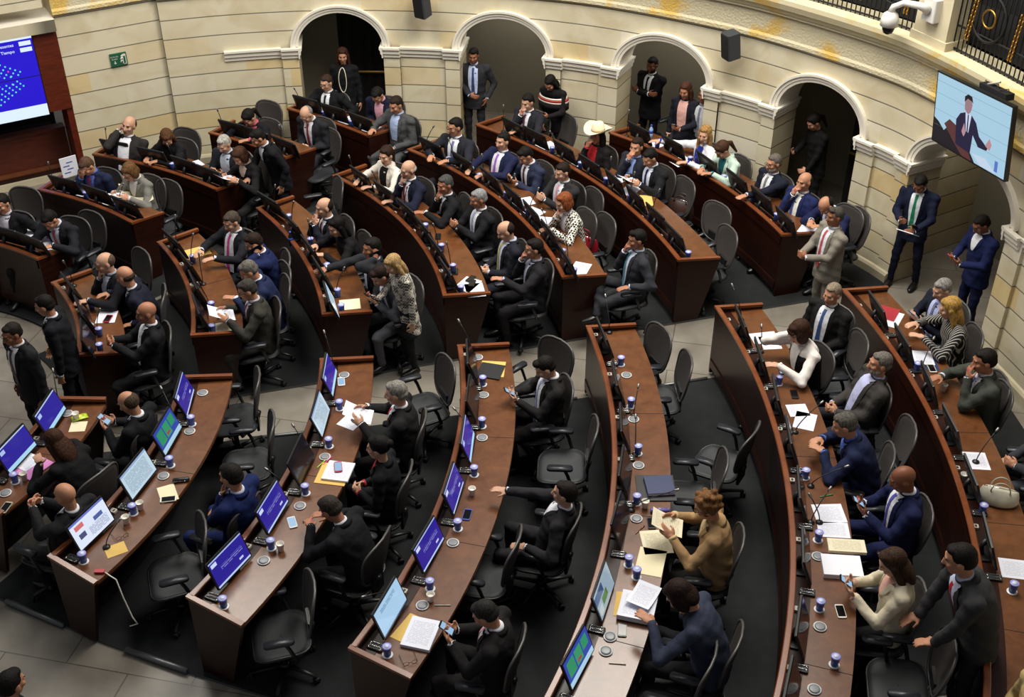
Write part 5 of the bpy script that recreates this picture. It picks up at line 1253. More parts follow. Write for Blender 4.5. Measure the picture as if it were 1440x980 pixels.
# near block
P(181, 567, 'balding person in black suit holding up a phone in both hands, innermost near row', lean=2, hp=26, arms=('phone', 'phone'), top='141518', shirt=W_, open=.2, hair='thin', hc='4a3c30', skin=L2, fat=1.1, yaw=-8)
P(78, 622, 'person with long brown hair and black clothes resting head on hand, innermost near row', fem=1, lean=24, hp=30, arms=('temple', 'desk'), top='131315', hair='long', hc='3e2416', skin=L1, yaw=-14)
P(92, 697, 'bald person in charcoal suit and white shirt with hands together, bottom left', lean=-8, hp=14, arms=('clasp', 'clasp'), top='1e1e21', shirt=W_, open=.34, wb=.05, hair='bald', skin=L2, yaw=-2)
P(325, 670, 'person in vivid blue suit resting chin on fist, second near-block row', lean=-4, hp=14, arms=('lap', 'chin'), top='152250', shirt='c9d0e8', tie='2a3056', open=.3, hair='short', hc='1a1614', skin=L2, legs='152250', yaw=-8, s=1.03)
P(557, 553, 'grey haired person with bright red tie reading white sheets, third near-block row', lean=2, hp=10, arms=('paper', 'paper'), top='1f1e1f', shirt=W_, tie='c02030', open=.42, wb=.05, hair='short', hc='8a8680', skin=L1, fat=1.08, s=1.04)
P(532, 630, 'person with tied black hair and black leather jacket, hands in lap, third near row', fem=1, lean=4, hp=6, arms=('laphold', 'laphold'), top='17171a', shirt='b03040', open=.18, collar=0, hair='bun', hc='120e0e', skin=L1)
P(465, 716, 'dark grey haired person in black suit seen from above reaching onto the third near desk', lean=22, hp=26, arms=(('desk', (0, -.02, 0)), ('write', (0, .02, 0))), top='17181c', shirt=W_, open=.2, hair='short', hc='38322c', skin=L3, yaw=-6)
P(767, 517, 'person with black hair, pale tie and charcoal suit reading a phone, fourth near row', lean=-4, hp=34, arms=('phone', 'phone'), top='211f1f', shirt=W_, tie='a9b4dc', open=.48, wb=.08, hair='quiff', hc='17110e', skin=L1, yaw=10)
P(794, 694, 'person in dark striped suit leaning back, one hand resting on the fourth near desk', lean=-14, hp=4, arms=('reach', 'rest'), top='28272b', shirt=W_, open=.18, hair='short', hc='1d1512', skin=L1, yaw=-4)
P(683, 864, 'person with pink tie typing on a phone, end of the fourth near row', lean=0, hp=34, arms=('phone', 'phone'), top='1e1c1d', shirt=W_, tie='e0a0ac', open=.44, wb=.07, hair='short', hc='2a2826', skin=L2, yaw=8)
P(995, 712, 'person with curly golden hair and tan coat reading cream documents', fem=1, lean=6, hp=24, arms=('paper', 'paper'), top='a88860', shirt='cdb48a', open=.16, collar=0, lapel=1, hair='curly', hc='7a5430', skin=L2, legs='1a1818', fat=1.1, s=1.06, yaw=2, glasses=1)
P(957, 838, 'person with dark brown hair and slate blue sweater bent over a book of documents', fem=1, lean=20, hp=42, arms=('chin', ('desk', (0, .02, 0))), top='363c4e', kind='sweater', hair='bob', hc='26150f', skin=L2, s=1.1, fat=1.1, yaw=-2, legs='17171a')
P(1170, 414, 'person with fair grey hair, black suit and blue tie facing the camera side', lean=-4, hp=8, arms=('lap', 'lap'), top='191919', shirt=W_, tie='3a5488', open=.40, wb=.06, hair='short', hc='8e7e6a', skin=L2, yaw=34)
P(1124, 467, 'person with brown fringe bob, white blouse and black vest, cheek on hand', fem=1, lean=10, hp=26, arms=('temple', 'desk'), top='e8e2dc', vest='131217', shirt='e8e2dc', open=.30, wb=.02, collar=0, lapel=0, kind='shirt', hair='fringebob', hc='3a2216', skin=L1, legs='131316', yaw=14, s=1.06)
P(1237, 512, 'grey bearded person in grey suit and lilac shirt leaning back, sixth near row', lean=-12, hp=4, arms=('laphold', 'laphold'), top='3b3836', shirt='b9bde2', open=.46, wb=.05, hair='short', hc='6f6862', beard='a8a098', skin=L2, legs='2a2c33', fat=1.05, s=1.05, yaw=2)
P(1188, 598, 'grey haired person in navy suit leaning on the sixth near desk writing notes', lean=24, hp=14, arms=('write', 'desk'), top='1a2240', shirt='5470c0', open=.2, hair='short', hc='5a5650', skin=L2, s=1.05, yaw=-8)
P(1270, 674, 'bald dark skinned person in royal navy suit and lilac tie holding a phone', lean=2, hp=24, arms=('phone', 'phone'), top='181f44', shirt=W_, tie='5a58b8', open=.46, wb=.05, hair='bald', skin=DK1, s=1.06, yaw=6)
P(1256, 792, 'person with long brown hair and cream wool jacket using a phone', fem=1, lean=2, hp=30, arms=('phone', 'phone'), top='d6ccb2', shirt='e0b0a0', open=.2, collar=0, hair='long', hc='3e2a1c', skin=L1, legs='151517', s=1.05, yaw=4)
P(1325, 407, 'grey haired person with striped blue tie holding a phone, outermost near desk', lean=4, hp=20, arms=('phone', 'phone'), top='1a1e2c', shirt='b8c0e8', tie='2a3a78', tiemat=pattern_mat('blue_striped', srgb('1a2250'), srgb('c0c8ee'), 'stripe', 22), open=.42, wb=.07, hair='short', hc=GR, skin=L1, yaw=12)
P(1336, 434, 'person with long blond tied hair and black pinstriped jacket at the outermost near desk', fem=1, lean=12, hp=16, hy=-10, arms=('desk', 'desk'), topmat=M_pin, hair='long', hc='b08a48', skin=L1, legs='151517', yaw=-6, s=1.04)
P(1384, 508, 'person in grey-green suit with fist at mouth holding a paper cup', lean=8, hp=10, arms=('desk', 'mouth'), top='3e423c', shirt='d4d0e0', tie='4a4a80', open=.3, hair='short', hc='17110e', skin=L3, s=1.08, yaw=-2)
P(1478, 590, 'person at the right edge in grey trousers seated at the outermost near desk', lean=2, hp=14, arms=('lap', 'laphold'), top='34363c', legs='3a3d45', shirt='e0d8d8', open=.3, hair='short', hc=BLK, skin=L2, s=1.05, yaw=-4)
# standing at the right
P(1174, 305, 'person standing in light grey suit and coral tie with hands clasped', face=198, pose='stand', lean=0, hp=2, arms=('clasp', 'clasp'), top='807a70', legs='77726a', shirt=W_, tie='c05058', open=.44, wb=.05, hair='quiff', hc='4a4642', skin=DK2, fat=1.1, bare=1)
P(1294, 259, 'person standing by the fifth arch in navy suit and green tie holding white papers', face=232, pose='stand', lean=4, hp=34, arms=('phone', ('paper', (0, .0, -.08))), top='141a30', legs='11162a', shirt='dfe6ea', tie='1f7a58', open=.46, wb=.04, hair='short', hc=BLK, skin=DK2, stance=.15, step=.06, bare=1)
P(1380, 316, 'person standing inside the fifth arch in dark blue suit looking at a red phone', face=196, pose='stand', lean=4, hp=30, arms=('phone', 'phone'), top='17204a', legs='131a3c', shirt=W_, open=.2, hair='short', hc='17110e', skin=DK2, glasses=1, bare=1)
P(1145, 172, 'person standing in the fourth arch in black, looking down at a phone', face=200, pose='stand', fem=1, lean=6, hp=32, arms=('phone', 'laphold'), top='131314', legs='111112', hair='tail', hc='17100e', skin=L2, bare=1)
P(917, 92, 'bearded person standing in the third arch in black suit with crossed arms', face=228, pose='stand', lean=0, hp=8, hy=10, arms=('cross', 'cross'), top='121215', legs='111114', shirt=W_, tie='17171a', open=.34, hair='quiff', hc=BLK, beard='1d1512', skin=DK1, bare=1)
P(964, 128, 'person standing in the third arch with brown hair, dark jacket and pink top', face=236, pose='stand', fem=1, lean=2, hp=14, arms=('hang', 'phone'), top='1b1c26', shirt='d8a8a0', open=.44, wb=.06, collar=0, hair='long', hc='4a2a1a', skin=L3, bare=1, legs='15161e')
P(990, 134, 'person half hidden behind the third arch pier, striped tie over pale shirt', face=236, pose='stand', lean=0, arms=('hang', 'hang'), top='16181f', shirt='b8bac0', tie='6a7080', open=.4, wb=.06, hair='short', hc=BLK, skin=DK2, bare=1, s=.98)
P(666, 79, 'person standing in the second arch in dark grey suit, blue shirt and tie', face=262, pose='stand', lean=0, hp=10, arms=('belly', 'pocket'), top='2c2c30', legs='26262a', shirt='b9c6e8', tie='3a4468', open=.42, wb=.06, hair='quiff', hc=BLK, skin=DK2, bare=1)
P(774, 117, 'person with black hair and red and white striped shawl leaning in the second arch', face=238, pose='stand', fem=1, lean=4, hp=38, arms=('laphold', 'phone'), top='171416', legs='131214', hair='long', hc='0f0b0b', skin=L2, bare=1, s=.98, shawl=1)
P(1350, 787, 'person standing stooped in grey suit and red tie, hand on a chair back, bottom right', face=176, pose='stand', lean=24, hp=8, hy=-15, arms=(('desk', (.03, -.04, -.10)), ('desk', (.08, -.08, -.20))), top='3a3a3c', legs='303034', shirt='c6cce6', tie='b8202c', open=.40, wb=.03, hair='short', hc='171210', skin=L2, s=1.18)
P(1466, 955, 'person in beige coat partly visible at the bottom right corner', face=190, lean=10, hp=10, fem=1, arms=('lap', 'lap'), top='c8b078', hair='bob', hc='3a2417', skin=L1, s=1.12, fat=1.15)
P(16, 962, 'person in dark coat at the bottom left corner seen from above', face=60, pose='stand', lean=4, hp=10, arms=('hang', 'hang'), top='14151b', legs='14151b', hair='short', hc=BLK, skin=L2, bare=1)
build_people()
# seats: every sitter has a chair
def clear_back(x, y, a, reach=.40):
    """keeps a chair's back out of the desk behind it"""
    for _ in range(12):
        bx, by_ = x-reach*math.cos(a), y-reach*math.sin(a); th, r_ = topol((bx, by_)); hit = False
        for k in DK:
            if DK[k]['lo']-2 < th < DK[k]['hi']+2:
                l = lipR(k, th)
                if l-.03 < r_ < l+DK[k]['w']-.05 and topol((x, y))[1] < l: hit = True
        if not hit: break
        x += .03*math.cos(a); y += .03*math.sin(a)
    return x, y
def face_w(q): return q['fa']
for q in PEOPLE:
    if q['pose'] != 'sit': continue
    k = q['k']; near = q['py'] > 430
    b = w_of(q, (0, .115+.06*math.sin(R(min(0, q.get('lean', 0))))*2, 0)); nm = q['label'].replace('person', 'man' if not q.get('fem') else 'woman')
    short = ' '.join(q['label'].replace(',', '').split()[1:8])
    while short.split()[-1] in ('and', 'in', 'with', 'a', 'the', 'of', 'at', 'on', 'to', 'by', 'over', 'both', 'white', 'black', 'his', 'from', 'his'): short = ' '.join(short.split()[:-1])
    bx_, by2_ = clear_back(b.x, b.y, q['fa']); place_chair(bx_, by2_, q['fa'], 'occupied black mesh office chair under the person '+short, near, z=ZFL, group='office chairs in use')
# empty chairs: centre of the backrest on the photograph, facing (degrees), what is near
EMPTY = [
 (265, 205, None, 'behind the third far-block desk below the stone pier'), (241, 280, None, 'at the end of the second far-block desk'), (133, 325, None, 'at the end of the innermost far-block desk'),
 (382, 165, None, 'in the fourth far-block row beside the dark haired sitter'), (464, 205, None, 'at the end of the fourth far-block desk'), (203, 380, None, 'behind the pair of balding men talking'),
 (402, 400, None, 'at the end of the second middle-block row'), (477, 277, 200, 'turned sideways at the wall end of the third middle row'),
 (835, 293, None, 'next to the checked jacket, fifth middle row'), (852, 330, 205, 'holding a red handbag, fifth middle row'), (962, 277, None, 'holding a brown leather bag, sixth middle row'),
 (1008, 313, 215, 'turned sideways at the end of the sixth middle row'), (1022, 348, None, 'wide, alone at the end of the sixth middle row'), (796, 185, None, 'large and black beside the cowboy hat'), (1207, 322, 195, 'behind the standing grey suit'),
 (1205, 500, None, 'behind the woman in white blouse, sixth near row'), (1272, 625, None, 'between the writing man and the bald man, sixth near row'), (1325, 935, 170, 'at the bottom of the sixth near row under a hand'),
 (962, 530, None, 'fifth near row, second from the aisle'), (926, 490, 205, 'fifth near row at the aisle'), (1052, 632, 150, 'fifth near row turned away, third from the aisle'), (1012, 672, None, 'fifth near row next to the curly haired reader'), (992, 950, None, 'last in the fifth near row'), 
 (832, 625, None, 'fourth near row behind the blue case, alone'), (783, 508, 225, 'fourth near row at the aisle, turned'), (722, 785, None, 'fourth near row beside the striped suit'), 
 (628, 535, 205, 'third near row at the aisle'), (437, 850, 195, 'last in the third near row'), (362, 555, 190, 'second near row at the aisle'), (382, 618, 190, 'second near row, second from the aisle'), (286, 765, 200, 'last in the second near row'),
 (975, 165, None, 'black, behind the arms of the blond woman in white'), (40, 290, None, 'at the left edge of the innermost far-block row'), (1400, 560, None, 'in the outermost near row behind the grey-green suit')]
for i, (x, y, f_, nm) in enumerate(EMPTY):
    p = at(x, y, .80); fc = f_ if f_ is not None else math.degrees(math.atan2(CY-p.y, CX-p.x)); a = R(fc)
    cx_, cy_ = clear_back(p.x+.29*math.cos(a), p.y+.29*math.sin(a), a); place_chair(cx_, cy_, a, 'empty black mesh office chair '+nm, near=y > 430, group='empty office chairs')
# ================================================================ PAPERS, PHONES, BAGS and fixtures
def text_paper(name, base, ink, n=30, margin=.12):
    m, nt, N, L, b = _mat(name); uv = N.new('ShaderNodeUVMap'); uv.uv_map = 'UVMap'; sep = N.new('ShaderNodeSeparateXYZ'); L.new(uv.outputs['UV'], sep.inputs['Vector'])
    def mth(op, a, c=None):
        q = N.new('ShaderNodeMath'); q.operation = op
        for i, v in enumerate((a, c)):
            if v is None: continue
            if isinstance(v, (int, float)): q.inputs[i].default_value = v
            else: L.new(v, q.inputs[i])
        return q.outputs[0]
    X, Y = sep.outputs['X'], sep.outputs['Y']
    ln = mth('GREATER_THAN', mth('FRACT', mth('MULTIPLY', Y, n)), .6)
    bx = mth('MULTIPLY', mth('MULTIPLY', mth('GREATER_THAN', X, margin), mth('LESS_THAN', X, 1-margin)), mth('MULTIPLY', mth('GREATER_THAN', Y, .1), mth('LESS_THAN', Y, .88)))
    nz = N.new('ShaderNodeTexNoise'); nz.inputs['Scale'].default_value = 18; L.new(uv.outputs['UV'], nz.inputs['Vector'])
    mk = mth('MULTIPLY', mth('MULTIPLY', ln, bx), mth('GREATER_THAN', nz.outputs['Fac'], .43))
    mx = N.new('ShaderNodeMixRGB'); mx.inputs['Color1'].default_value = (*base, 1); mx.inputs['Color2'].default_value = (*ink, 1); L.new(mk, mx.inputs['Fac'])
    L.new(mx.outputs['Color'], b.inputs['Base Color']); b.inputs['Roughness'].default_value = .8; MATS[name] = m; return m
M_print = text_paper('printed_paper', srgb('e6e8f4'), srgb('b4b7c6')); M_cprint = text_paper('printed_cream', srgb('e4dcc0'), srgb('b8ae92'))
def sheet_mesh(w, h, t, m, m2=None, curl=0):
    mb = MB(); mb.uv = []; n = 8; vs = []; uv = []
    for lay in (1, 0):
        for i in range(n+1):
            for j in (0, 1):
                x = -w/2+w*j; y = -h/2+h*i/n; z = curl*((i/n-.5)*2)**2+(t if lay else 0); vs.append((x, y, z)); uv.append((j, i/n))
    k = 2*(n+1); fs = []
    for i in range(n):
        fs.append((2*i, 2*i+1, 2*i+3, 2*i+2)); 
    mb.add(vs, fs, m); mb.uv += uv; b0 = 0
    f2 = [(k+2*i+2, k+2*i+3, k+2*i+1, k+2*i) for i in range(n)]+[(0, k, k+1, 1), (2*n, 2*n+1, k+2*n+1, k+2*n)]
    f2 += [(2*i, 2*i+2, k+2*i+2, k+2*i) for i in range(n)]+[(2*i+1, k+2*i+1, k+2*i+3, 2*i+3) for i in range(n)]
    sl = mb.slot(m2 or M_paper)
    for f in f2: mb.f.append(f); mb.mi.append(sl); mb.sm.append(False)
    return mb
def paper(px, py, rot, label, w=.21, h=.297, t=.002, m=None, m2=None, z=None, name='paper_sheet', cat='paper', curl=0, group=None):
    """rot: degrees in plan of the sheet's long side"""
    z = ZT+.001 if z is None else z; p = at(px, py, z)
    o = sheet_mesh(w, h, t, m or M_print, m2, curl).build(name, None, p, R(rot-90)); tag(o, label, cat, group); return o
def _ph(m_scr, m_case):
    a = MB(); o = rr_outline(.074, .15, .012, 3); n = len(o)
    a.add([(x, y, 0) for x, y in o]+[(x, y, .009) for x, y in o], [tuple(range(n-1, -1, -1)), tuple(range(n, 2*n))]+[(i, (i+1) % n, n+(i+1) % n, n+i) for i in range(n)], m_case)
    b = MB(); b.box((0, 0, .0095), (.064, .122, .001), m_scr); return a.mesh('phone_case'), b.mesh('phone_screen')
M_scr_on = mat('phone_screen_lit', (.02, .02, .02), .2, emit=srgb('9fc4e6'), estr=.9); M_scr_off = mat('phone_screen_dark', srgb('0c0d10'), .12)
M_redcase = mat('red_case', srgb('b0303a'), .4); M_bluecase = mat('blue_case', srgb('3a4fa8'), .35)
PHM = {}
def phone(loc, M, label, lit=False, case=None, name='mobile_phone'):
    key = (lit, case.name if case else '')
    if key not in PHM: PHM[key] = _ph(M_scr_on if lit else M_scr_off, case or M_phone)
    o = thing(name, label, 'phone', loc); link('phone_case', PHM[key][0], o); link('phone_screen', PHM[key][1], o)
    if M is not None: o.rotation_euler = M.to_euler()
    return o
def dphone(px, py, rot, label, **k): return phone(at(px, py, ZT+.002), Matrix.Rotation(R(rot-90), 3, 'Z'), label, **k)
# things in people's hands
def shortl(q, n=9):
    w = q['label'].replace(',', '').split()[1:1+n]
    while w and w[-1] in ('and', 'in', 'with', 'a', 'the', 'of', 'at', 'on', 'to', 'by', 'over', 'both', 'white', 'black', 'grey', 'dark', 'from', 'his', 'standing'): w.pop()
    return ' '.join(w)
for q in PEOPLE:
    A = [a if isinstance(a, str) else a[0] for a in q.get('arms', ('lap', 'lap'))]; J = q['J']; Rw = rotz(q['fa']-PI/2)
    def hw(s, v=(0, .075, -.022)): return w_of(q, J['wr'][s]+J['hf'][s] @ V(v))
    red = 'red phone' in q['label']
    if A[0] == 'phone' and q['px'] != 1294 or A == ['laphold', 'laphold'] and 'phone' in q['label'] or A[1] == 'phone' and A[0] != 'phone':
        s = 1 if A[0] in ('phone', 'laphold') and not (A[1] == 'phone' and A[0] != 'phone') else -1
        both = A[0] == A[1]; c = (hw(1, (0, .10, -.01))+hw(-1, (0, .10, -.01)))/2 if both else hw(s)
        c = c+V((0, 0, .015)); Mx = Rw @ Matrix.Rotation(R(38), 3, 'X')
        phone(c, Mx, 'phone held by the person '+shortl(q, 10), lit=q['py'] > 400, case=M_redcase if red else None)
    if 'ear' in A:
        s = 1 if A[0] == 'ear' else -1; c = w_of(q, J['head']+J['H'] @ V((s*.092, .01, -.03))); Mx = Rw @ J['H'] @ Matrix.Rotation(PI/2*s, 3, 'Y')
        phone(c, Mx, 'phone at the ear of the person '+shortl(q, 8))
    if A == ['paper', 'paper']:
        c = (hw(1)+hw(-1))/2; cream = q['px'] == 995
        mb = sheet_mesh(.23, .30, .0015, M_cprint if cream else M_print, M_cream if cream else M_paper, .012); o = mb.build('paper_sheet', None, c+V((0, 0, .012)))
        o.rotation_euler = (Rw @ Matrix.Rotation(R(24), 3, 'X')).to_euler(); tag(o, 'sheet held by the person '+shortl(q, 10), 'paper')
qs = {q['px']: q for q in PEOPLE}
q = qs[1294]; c = w_of(q, q['J']['wr'][-1]+q['J']['hf'][-1] @ V((0, .08, .012)))
o = sheet_mesh(.22, .30, .01, M_print, M_paper).build('paper_sheet', None, c+V((-.05, -.04, 0))); o.rotation_euler = (rotz(q['fa']-PI/2) @ Matrix.Rotation(R(30), 3, 'X')).to_euler(); tag(o, 'white paper pad held by the standing person in green tie', 'paper')
phone(c+V((.04, .02, .06)), rotz(q['fa']-PI/2) @ Matrix.Rotation(R(40), 3, 'X'), 'black phone held above the paper pad by the person in green tie')
q = qs[840]; c = w_of(q, q['J']['head']+q['J']['H'] @ V((.02, .13, -.06))); paper_cup(c+V((0, 0, -.03)), 'white paper cup at the lips of the person in cowboy hat')
# cowboy hat
M_hat = mat('straw_hat', srgb('e8ddc0'), .8, bump=.2, bscale=120); M_band = mat('hat_band', srgb('8a7450'), .7)
hq = thing('cowboy_hat', 'cream cowboy hat on the head of the person drinking from a cup', 'hat', w_of(q, q['J']['head']+q['J']['H'] @ V((0, -.01, .07))), q['fa']-PI/2)
mb = MB(); vs = []; fs = []; n = 32
for i, (r_, up) in enumerate(((.085, .0), (.12, .0), (.16, .004), (.19, .012))):
    for k in range(n): a = 2*PI*k/n; vs.append((r_*math.cos(a)*.98, r_*math.sin(a)*1.12, up+.055*(abs(math.cos(a))**2)*(i/3)**2*1.2-.012*abs(math.sin(a))*(i/3)))
for i in range(3):
    for k in range(n): fs.append((i*n+k, i*n+(k+1) % n, (i+1)*n+(k+1) % n, (i+1)*n+k))
b0 = len(vs); vs += [(x, y, z-.006) for x, y, z in vs]; fs += [tuple(b0+i for i in f[::-1]) for f in fs]; fs += [(3*n+k, 3*n+(k+1) % n, b0+3*n+(k+1) % n, b0+3*n+k) for k in range(n)]
mb.add(vs, fs, M_hat, True); mb.build('brim', hq)
mb = MB(); X_, Y_ = V((1, 0, 0)), V((0, 1, 0)); mb.loft([(V((0, 0, -.01)), X_, Y_, .088, .104), (V((0, 0, .05)), X_, Y_, .084, .098), (V((0, 0, .095)), X_, Y_, .070, .085), (V((0, 0, .115)), X_, Y_, .048, .070), (V((0, 0, .105)), X_, Y_, .018, .05)], M_hat, 24); mb.build('crown', hq)
mb = MB(); mb.loft([(V((0, 0, .0)), X_, Y_, .0895, .1055), (V((0, 0, .018)), X_, Y_, .0885, .1035)], M_band, 24); mb.build('hat_band', hq)
# papers on the desks
ww = lambda x, y: whereis(at(x, y, ZT))
for (x, y, r_, w, h, m, lab) in (
 (497, 590, 60, .21, .297, M_print, 'white sheet lying under the papers of the red tie reader'),
 (1075, 475, 100, .30, .21, M_print, 'white sheets spread at the aisle end of the sixth near-block desk'), (1083, 482, 95, .21, .25, M_print, 'white sheet with pen, behind the fringe bob sitter'),
 (1122, 577, 95, .21, .20, M_print, 'printed sheet below the black phone on the sixth near desk'), (1132, 592, 70, .21, .28, M_print, 'printed sheet at a slant beside the writing man'),
 (1166, 722, 92, .28, .25, M_print, 'printed sheet with green pen on the sixth near desk'), (1172, 745, 85, .28, .2, M_print, 'printed sheet beside the bald man with lilac tie'),
 (1298, 503, 85, .21, .26, M_print, 'printed sheets over a blue folder, outermost near desk'), (1373, 648, 85, .22, .26, M_print, 'white document sheet on the outermost near desk above the white bag'),
 (1427, 800, 80, .25, .24, M_print, 'printed sheet at the lower right on the outermost near desk'),
 (735, 284, 20, .22, .30, M_print, 'white sheet in front of the pink tie sitter'), (748, 300, 50, .24, .30, M_print, 'white sheet slanting before the pink tie sitter'), (768, 312, 80, .24, .26, M_print, 'white sheet under the arms of the checked jacket'),
 (816, 378, 70, .21, .30, M_print, 'white sheet at the aisle end of the fifth middle-block desk'), (658, 400, 60, .22, .30, M_print, 'white sheet under phones at the fourth middle desk end'), (668, 408, 100, .22, .3, M_print, 'white sheet at the very end of the fourth middle desk'),
 (886, 268, 60, .21, .30, M_print, 'white sheet in front of the man in navy tie'), (905, 282, 90, .24, .3, M_yel, 'pale yellow folder under sheets, sixth middle desk'), (870, 252, 40, .21, .28, M_print, 'white sheet between cowboy hat and reading man'),
 (918, 205, 40, .21, .28, M_print, 'white sheet under the water bottle, outermost middle desk'), (958, 227, 30, .25, .3, M_print, 'white sheet before the blond woman in white'), (1137, 322, 60, .22, .28, M_print, 'white sheet under the hand of the bent navy suit'), (812, 233, 30, .21, .28, M_print, 'white sheet before the cowboy hat wearer'), (768, 205, 30, .21, .28, M_print, 'white sheet before the large black chair'),
 (492, 428, 100, .24, .22, M_cream, 'cream open notebook at the end of the third middle desk'), (276, 355, 30, .24, .32, M_yel, 'yellow folder under the hands of the pink tie sitter'), (310, 461, 20, .21, .26, M_cprint, 'cream sheet at the end of the second middle desk'), 
 (150, 446, 95, .22, .24, M_print, 'white sheet with a dark phone on the innermost middle desk'), (60, 347, 20, .22, .28, M_print, 'white sheet being written on by the red tie sitter'), (32, 328, 0, .22, .3, M_print, 'white sheet on the innermost far desk at left'),
 (118, 271, 30, .21, .26, M_print, 'white sheet before the sitter in blue suit'), (158, 283, 20, .20, .26, M_print, 'white sheet left of the open newspaper'), (198, 222, 30, .22, .3, M_print, 'white sheet before the reclining man'), (271, 232, 40, .2, .28, M_print, 'white sheet before the grey haired phone reader'), (388, 206, 60, .22, .3, M_cream, 'tan papers near the end of the fourth far desk'), (490, 169, 50, .21, .26, M_print, 'white sheet on the outermost far desk'), (522, 181, 60, .21, .26, M_print, 'white sheet under the cup of the grey suit'),
 (236, 694, 115, .16, .24, M_cream, 'white folded paper under a phone on the second near desk'), (163, 773, 30, .15, .18, M_yel, 'square yellow note on the second near-block desk'),
 (915, 790, 75, .24, .33, M_cream, 'large blank cream sheet on the fifth near-block desk'), (923, 762, 95, .26, .3, M_cprint, 'printed cream sheet lying before the curly haired reader'), (577, 885, 60, .2, .3, M_yel, 'tan folder edge under the white stack, fourth near desk'), (878, 850, 80, .16, .28, M_yel, 'yellow legal pad under the books, fifth near desk'), (110, 600, 95, .16, .16, M_cream, 'white note pad on the innermost near desk')):
    paper(x, y, r_, lab, w, h, m=m, m2=m if m in (M_cream, M_yel) else None)
paper(469, 667, 80, 'manila folder under the white stack, third near-block desk', .30, .30, .004, M_yel, M_yel); paper(476, 664, 80, 'white paper stack with a red-rimmed phone on top', .26, .27, .02, M_print, M_paper, z=ZT+.006)
paper(592, 893, 75, 'thick white paper stack in front of the pink tie sitter', .25, .32, .03, M_print, M_paper)
paper(47, 658, 60, 'pink folder with printed pages before the long haired sitter', .24, .30, .012, mat('pink_folder', srgb('d888c8'), .6), mat('pink_folder', srgb('d888c8')), name='folder', cat='folder'); paper(40, 650, 60, 'printed page lying on the pink folder', .18, .22, .002, M_print, z=ZT+.014)
paper(896, 858, 75, 'thick open document book under the slate sweater reader', .30, .30, .05, M_print, M_paper, curl=.012, name='document_book', cat='book'); paper(905, 838, 60, 'lifted printed page above the document book', .21, .28, .002, M_print, z=ZT+.075, curl=.02)
paper(1183, 800, 85, 'thick document book with white pages on the sixth near desk', .34, .25, .05, M_paper, M_paper, name='document_book', cat='book'); paper(1190, 770, 85, 'cream page with round seal above the document book', .33, .16, .03, M_cprint, M_cream)
paper(192, 274, 20, 'large open newspaper on the second far-block desk', .62, .40, .006, M_cprint, M_cream, curl=.05, name='newspaper', cat='newspaper', z=ZT+.03)
paper(693, 519, 85, 'yellow folder peeping from under the black folder', .26, .28, .004, M_yel, M_yel, name='folder', cat='folder'); M_bf = mat('black_folder', srgb('17181b'), .5); paper(690, 522, 75, 'black folder at the aisle end of the fourth near-block desk', .26, .26, .01, M_bf, M_bf, z=ZT+.006, name='folder', cat='folder')
paper(922, 687, 90, 'large black portfolio under the blue book', .36, .36, .012, M_bf, M_bf, name='portfolio', cat='folder')
M_bb = mat('blue_book', srgb('1f2c56'), .4)
bk = thing('blue_book', 'dark blue bound book on the black portfolio, fifth near desk', 'book', at(927, 685, ZT+.014), R(5))
mb = MB(); mb.box((0, 0, .034), (.26, .25, .006), M_bb); mb.box((0, 0, .003), (.26, .25, .006), M_bb); mb.box((0, .122, .018), (.26, .008, .03), M_bb); mb.build('cover', bk); mb = MB(); mb.box((0, -.004, .0185), (.245, .235, .025), M_paper); mb.build('page_block', bk)
paper(1248, 447, 60, 'white tray sheet under the red magazine', .3, .34, .004, M_paper, M_paper); M_rm = marble('red_magazine_cover', srgb('a02430'), srgb('d8b0a0'), False); paper(1248, 441, 60, 'red illustrated magazine at the aisle end of the outermost near desk', .22, .28, .008, M_rm, M_paper, z=ZT+.006, name='magazine', cat='magazine')
paper(1300, 510, 85, 'dark blue folder under printed sheets, outermost near desk', .27, .28, .001, mat('blue_folder', srgb('24345e'), .5), mat('blue_folder', srgb('24345e')), z=ZT, name='folder', cat='folder')
o = thing('pen_case', 'purple pen case below the blue book, fifth near desk', 'case', at(928, 720, ZT), R(2)); mb = MB(); mb.tube([(-.09, 0, .022), (-.08, 0, .022), (.08, 0, .022), (.09, 0, .022)], [.012, .022, .022, .012], mat('purple_case', srgb('7468b8'), .5), 12); mb.build('case_body', o); mb = MB(); mb.tube([(-.07, 0, .0445), (.07, 0, .0445)], .002, M_chrome, 6); mb.build('zipper', o)
o = thing('spectacle_case', 'black spectacle case at the edge of the second near desk', 'case', at(255, 677, ZT), R(10)); mb = MB(); mb.tube([(-.08, 0, .02), (-.07, 0, .02), (.07, 0, .02), (.08, 0, .02)], [.008, .024, .024, .008], M_black, 12); mb.build('case_body', o); mb = MB(); mb.tube([(-.072, -.023, .022), (.072, -.023, .022)], .0015, M_chrome, 6); mb.build('case_seam', o)
